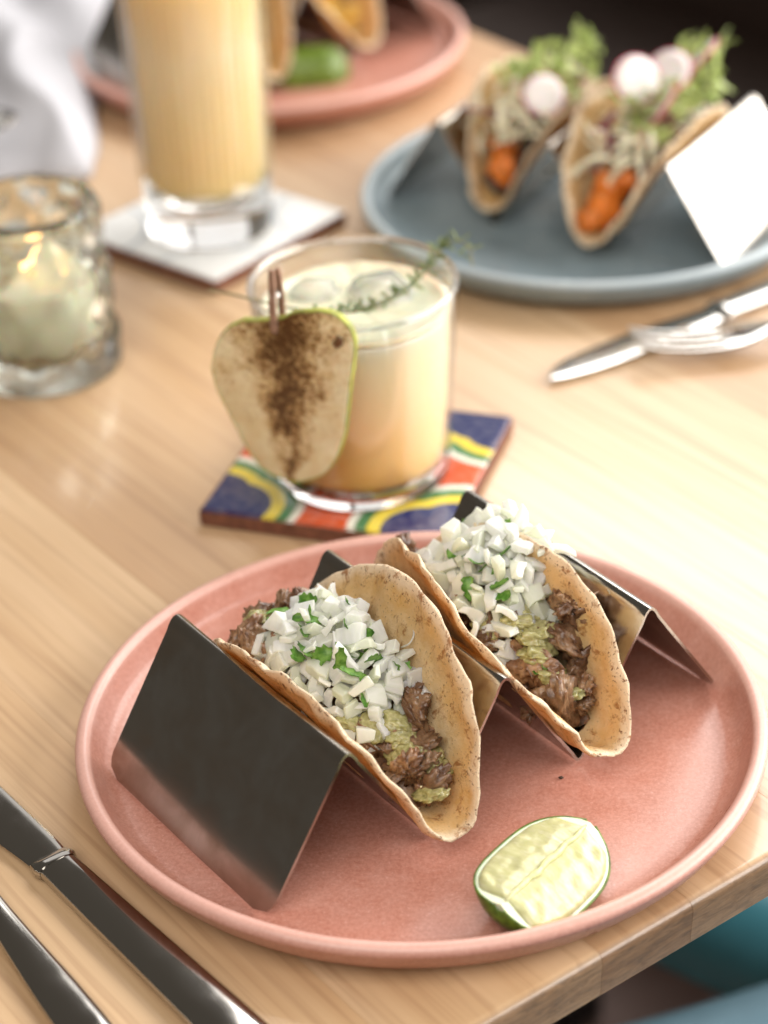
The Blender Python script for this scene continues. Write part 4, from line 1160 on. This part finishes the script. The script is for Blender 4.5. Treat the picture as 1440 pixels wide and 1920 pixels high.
for i in range(N1):
    for j in range(N1): F.append((i * W + j, (i + 1) * W + j, (i + 1) * W + j + 1, i * W + j + 1))
nap = mesh_obj('napkin', V, F, CLOTH); nap.location = nb; tag(nap, 'crumpled white cloth napkin on the table behind the candle', 'napkin')
md = nap.modifiers.new('cloth_thickness', 'SOLIDIFY'); md.thickness = 0.0012; md.offset = -1
sps = at(30, 235, 0.045)
spn = thing('table_spoon', 'shiny steel spoon lying on the crumpled white napkin', 'spoon', sps - Vector((0, 0, 0.0)), R(160))
st = [(0.0, 0, 0.004, 0.002, 0.001, 2), (0.003, 0, 0.0022, 0.010, 0.0016, 2), (0.014, 0, 0.0008, 0.0185, 0.0016, 2), (0.030, 0, 0.0008, 0.0200, 0.0016, 2), (0.045, 0, 0.0028, 0.0130, 0.0016, 2), (0.054, 0, 0.0050, 0.0040, 0.0016, 2)]
V, F = loft_data([tuple(q) for q in spline(st, 5)], 24); mesh_obj('bowl', V, F, CUTLERY, spn)
st = [(0.053, 0, 0.005, 0.0040, 0.0016, 2.4), (0.09, 0, 0.008, 0.0034, 0.0018, 2.4), (0.15, 0, 0.006, 0.0070, 0.0018, 2.4), (0.18, 0, 0.004, 0.0080, 0.0016, 2.4), (0.182, 0, 0.004, 0.004, 0.001, 2.4)]
V, F = loft_data([tuple(q) for q in spline(st, 5)], 20); mesh_obj('handle', V, F, CUTLERY, spn)

# ------------------------------------------------------------------ chairs below the table
TEAL = M_plain('teal_moulded_plastic', (0.045, 0.19, 0.235), 0.42, 0.06, 60)
BLUE = M_plain('pale_blue_moulded_plastic', (0.17, 0.29, 0.36), 0.42, 0.06, 60)
CHROME = DARKMETAL
def chair(label, loc, rz, mat, sz=0.45):
    root = thing('dining_chair', label, 'chair', (loc[0], loc[1], -0.75), rz)
    V, F = [], []; nx, ny = 26, 44
    # one continuous shell: seat then back, X across, Y from the seat front to the back
    for i in range(nx + 1):
        a = i / nx * 2 - 1
        for j in range(ny + 1):
            t = j / ny
            if t < 0.52:
                y = -0.21 + t / 0.52 * 0.38; z = sz + 0.012 - 0.030 * math.sin(math.pi * min(1, t / 0.52)) + 0.022 * a * a
                if t < 0.07: z -= 0.05 * (1 - t / 0.07) ** 2
                wd = 0.215 - 0.03 * max(0, (0.10 - t) / 0.10) ** 2
            else:
                s = (t - 0.52) / 0.48
                y = 0.17 + 0.07 * math.sin(s * 1.3) + 0.03 * s - 0.06 * a * a * (0.5 + 0.5 * s); z = sz + 0.012 + 0.022 * a * a + 0.36 * s ** 1.15
                wd = 0.215 - 0.035 * s ** 2 - 0.10 * max(0, (s - 0.86) / 0.14) ** 2
            V.append((a * wd, y, z))
    W = ny + 1
    for i in range(nx):
        for j in range(ny): F.append((i * W + j, (i + 1) * W + j, (i + 1) * W + j + 1, i * W + j + 1))
    o = mesh_obj('seat_shell', V, F, mat, root); md = o.modifiers.new('thickness', 'SOLIDIFY'); md.thickness = 0.007
    for sx_ in (-1, 1):
        for sy_ in (-1, 1):
            V, F = tube_data([Vector((sx_ * 0.14, 0.0 + sy_ * 0.13, sz - 0.028)), Vector((sx_ * 0.20, sy_ * 0.20, 0.0))], [0.011, 0.009], 12)
            mesh_obj('leg', V, F, CHROME, root)
    return root
chair('pale blue moulded chair pushed under the end of the table', (0.228, -0.184, 0), R(199), BLUE, 0.452)
chair('darker teal moulded chair tucked in beyond the pale blue one', (0.316, 0.268, 0), R(-37), TEAL, 0.385)

# ------------------------------------------------------------------ bench added as a dark backdrop beyond the table
LEATHER = M_plain('dark_brown_leather', (0.030, 0.017, 0.012), 0.5, 0.2, 80)
bl = EV * 0.86 + NV * 0.55
bench = thing('backdrop_bench', 'dark brown upholstered bench, added as a dark backdrop beyond the table', 'bench', (bl.x, bl.y, -0.75), EA)
def rbox(name, c, d, bev, mat, parent):
    bm = bmesh.new(); bmesh.ops.create_cube(bm, size=1, matrix=Matrix.Translation(c) @ Matrix.Diagonal((*d, 1)))
    bmesh.ops.bevel(bm, geom=bm.edges[:], offset=bev, segments=4, affect='EDGES'); return from_bm(name, bm, mat, parent, True, 40)
rbox('plinth', (0.03, 0, 0.17), (0.46, 3.9, 0.34), 0.01, DARKMETAL, bench)
for k in range(6):
    rbox('seat_cushion', (0.0, -1.625 + 0.65 * k, 0.395), (0.56, 0.645, 0.11), 0.03, LEATHER, bench)
    rbox('back_cushion', (0.33, -1.625 + 0.65 * k, 0.56), (0.12, 0.645, 0.60), 0.03, LEATHER, bench)

# look-alikes belong together
GROUPS = {'taco': 'tacos standing in the steel holders', 'taco_holder': 'steel taco holders on the plates', 'dinner_plate': 'ceramic plates on the table',
          'tile_coaster': 'tile coasters under the drinks', 'lime_wedge': 'lime wedges on the pink plates', 'table_knife': 'steel knives on the table',
          'table_fork': 'steel forks on the table', 'dining_chair': 'moulded chairs pushed under the table'}
for o in SC.objects:
    if o.parent is None and o.name.split('.')[0] in GROUPS: o['group'] = GROUPS[o.name.split('.')[0]]
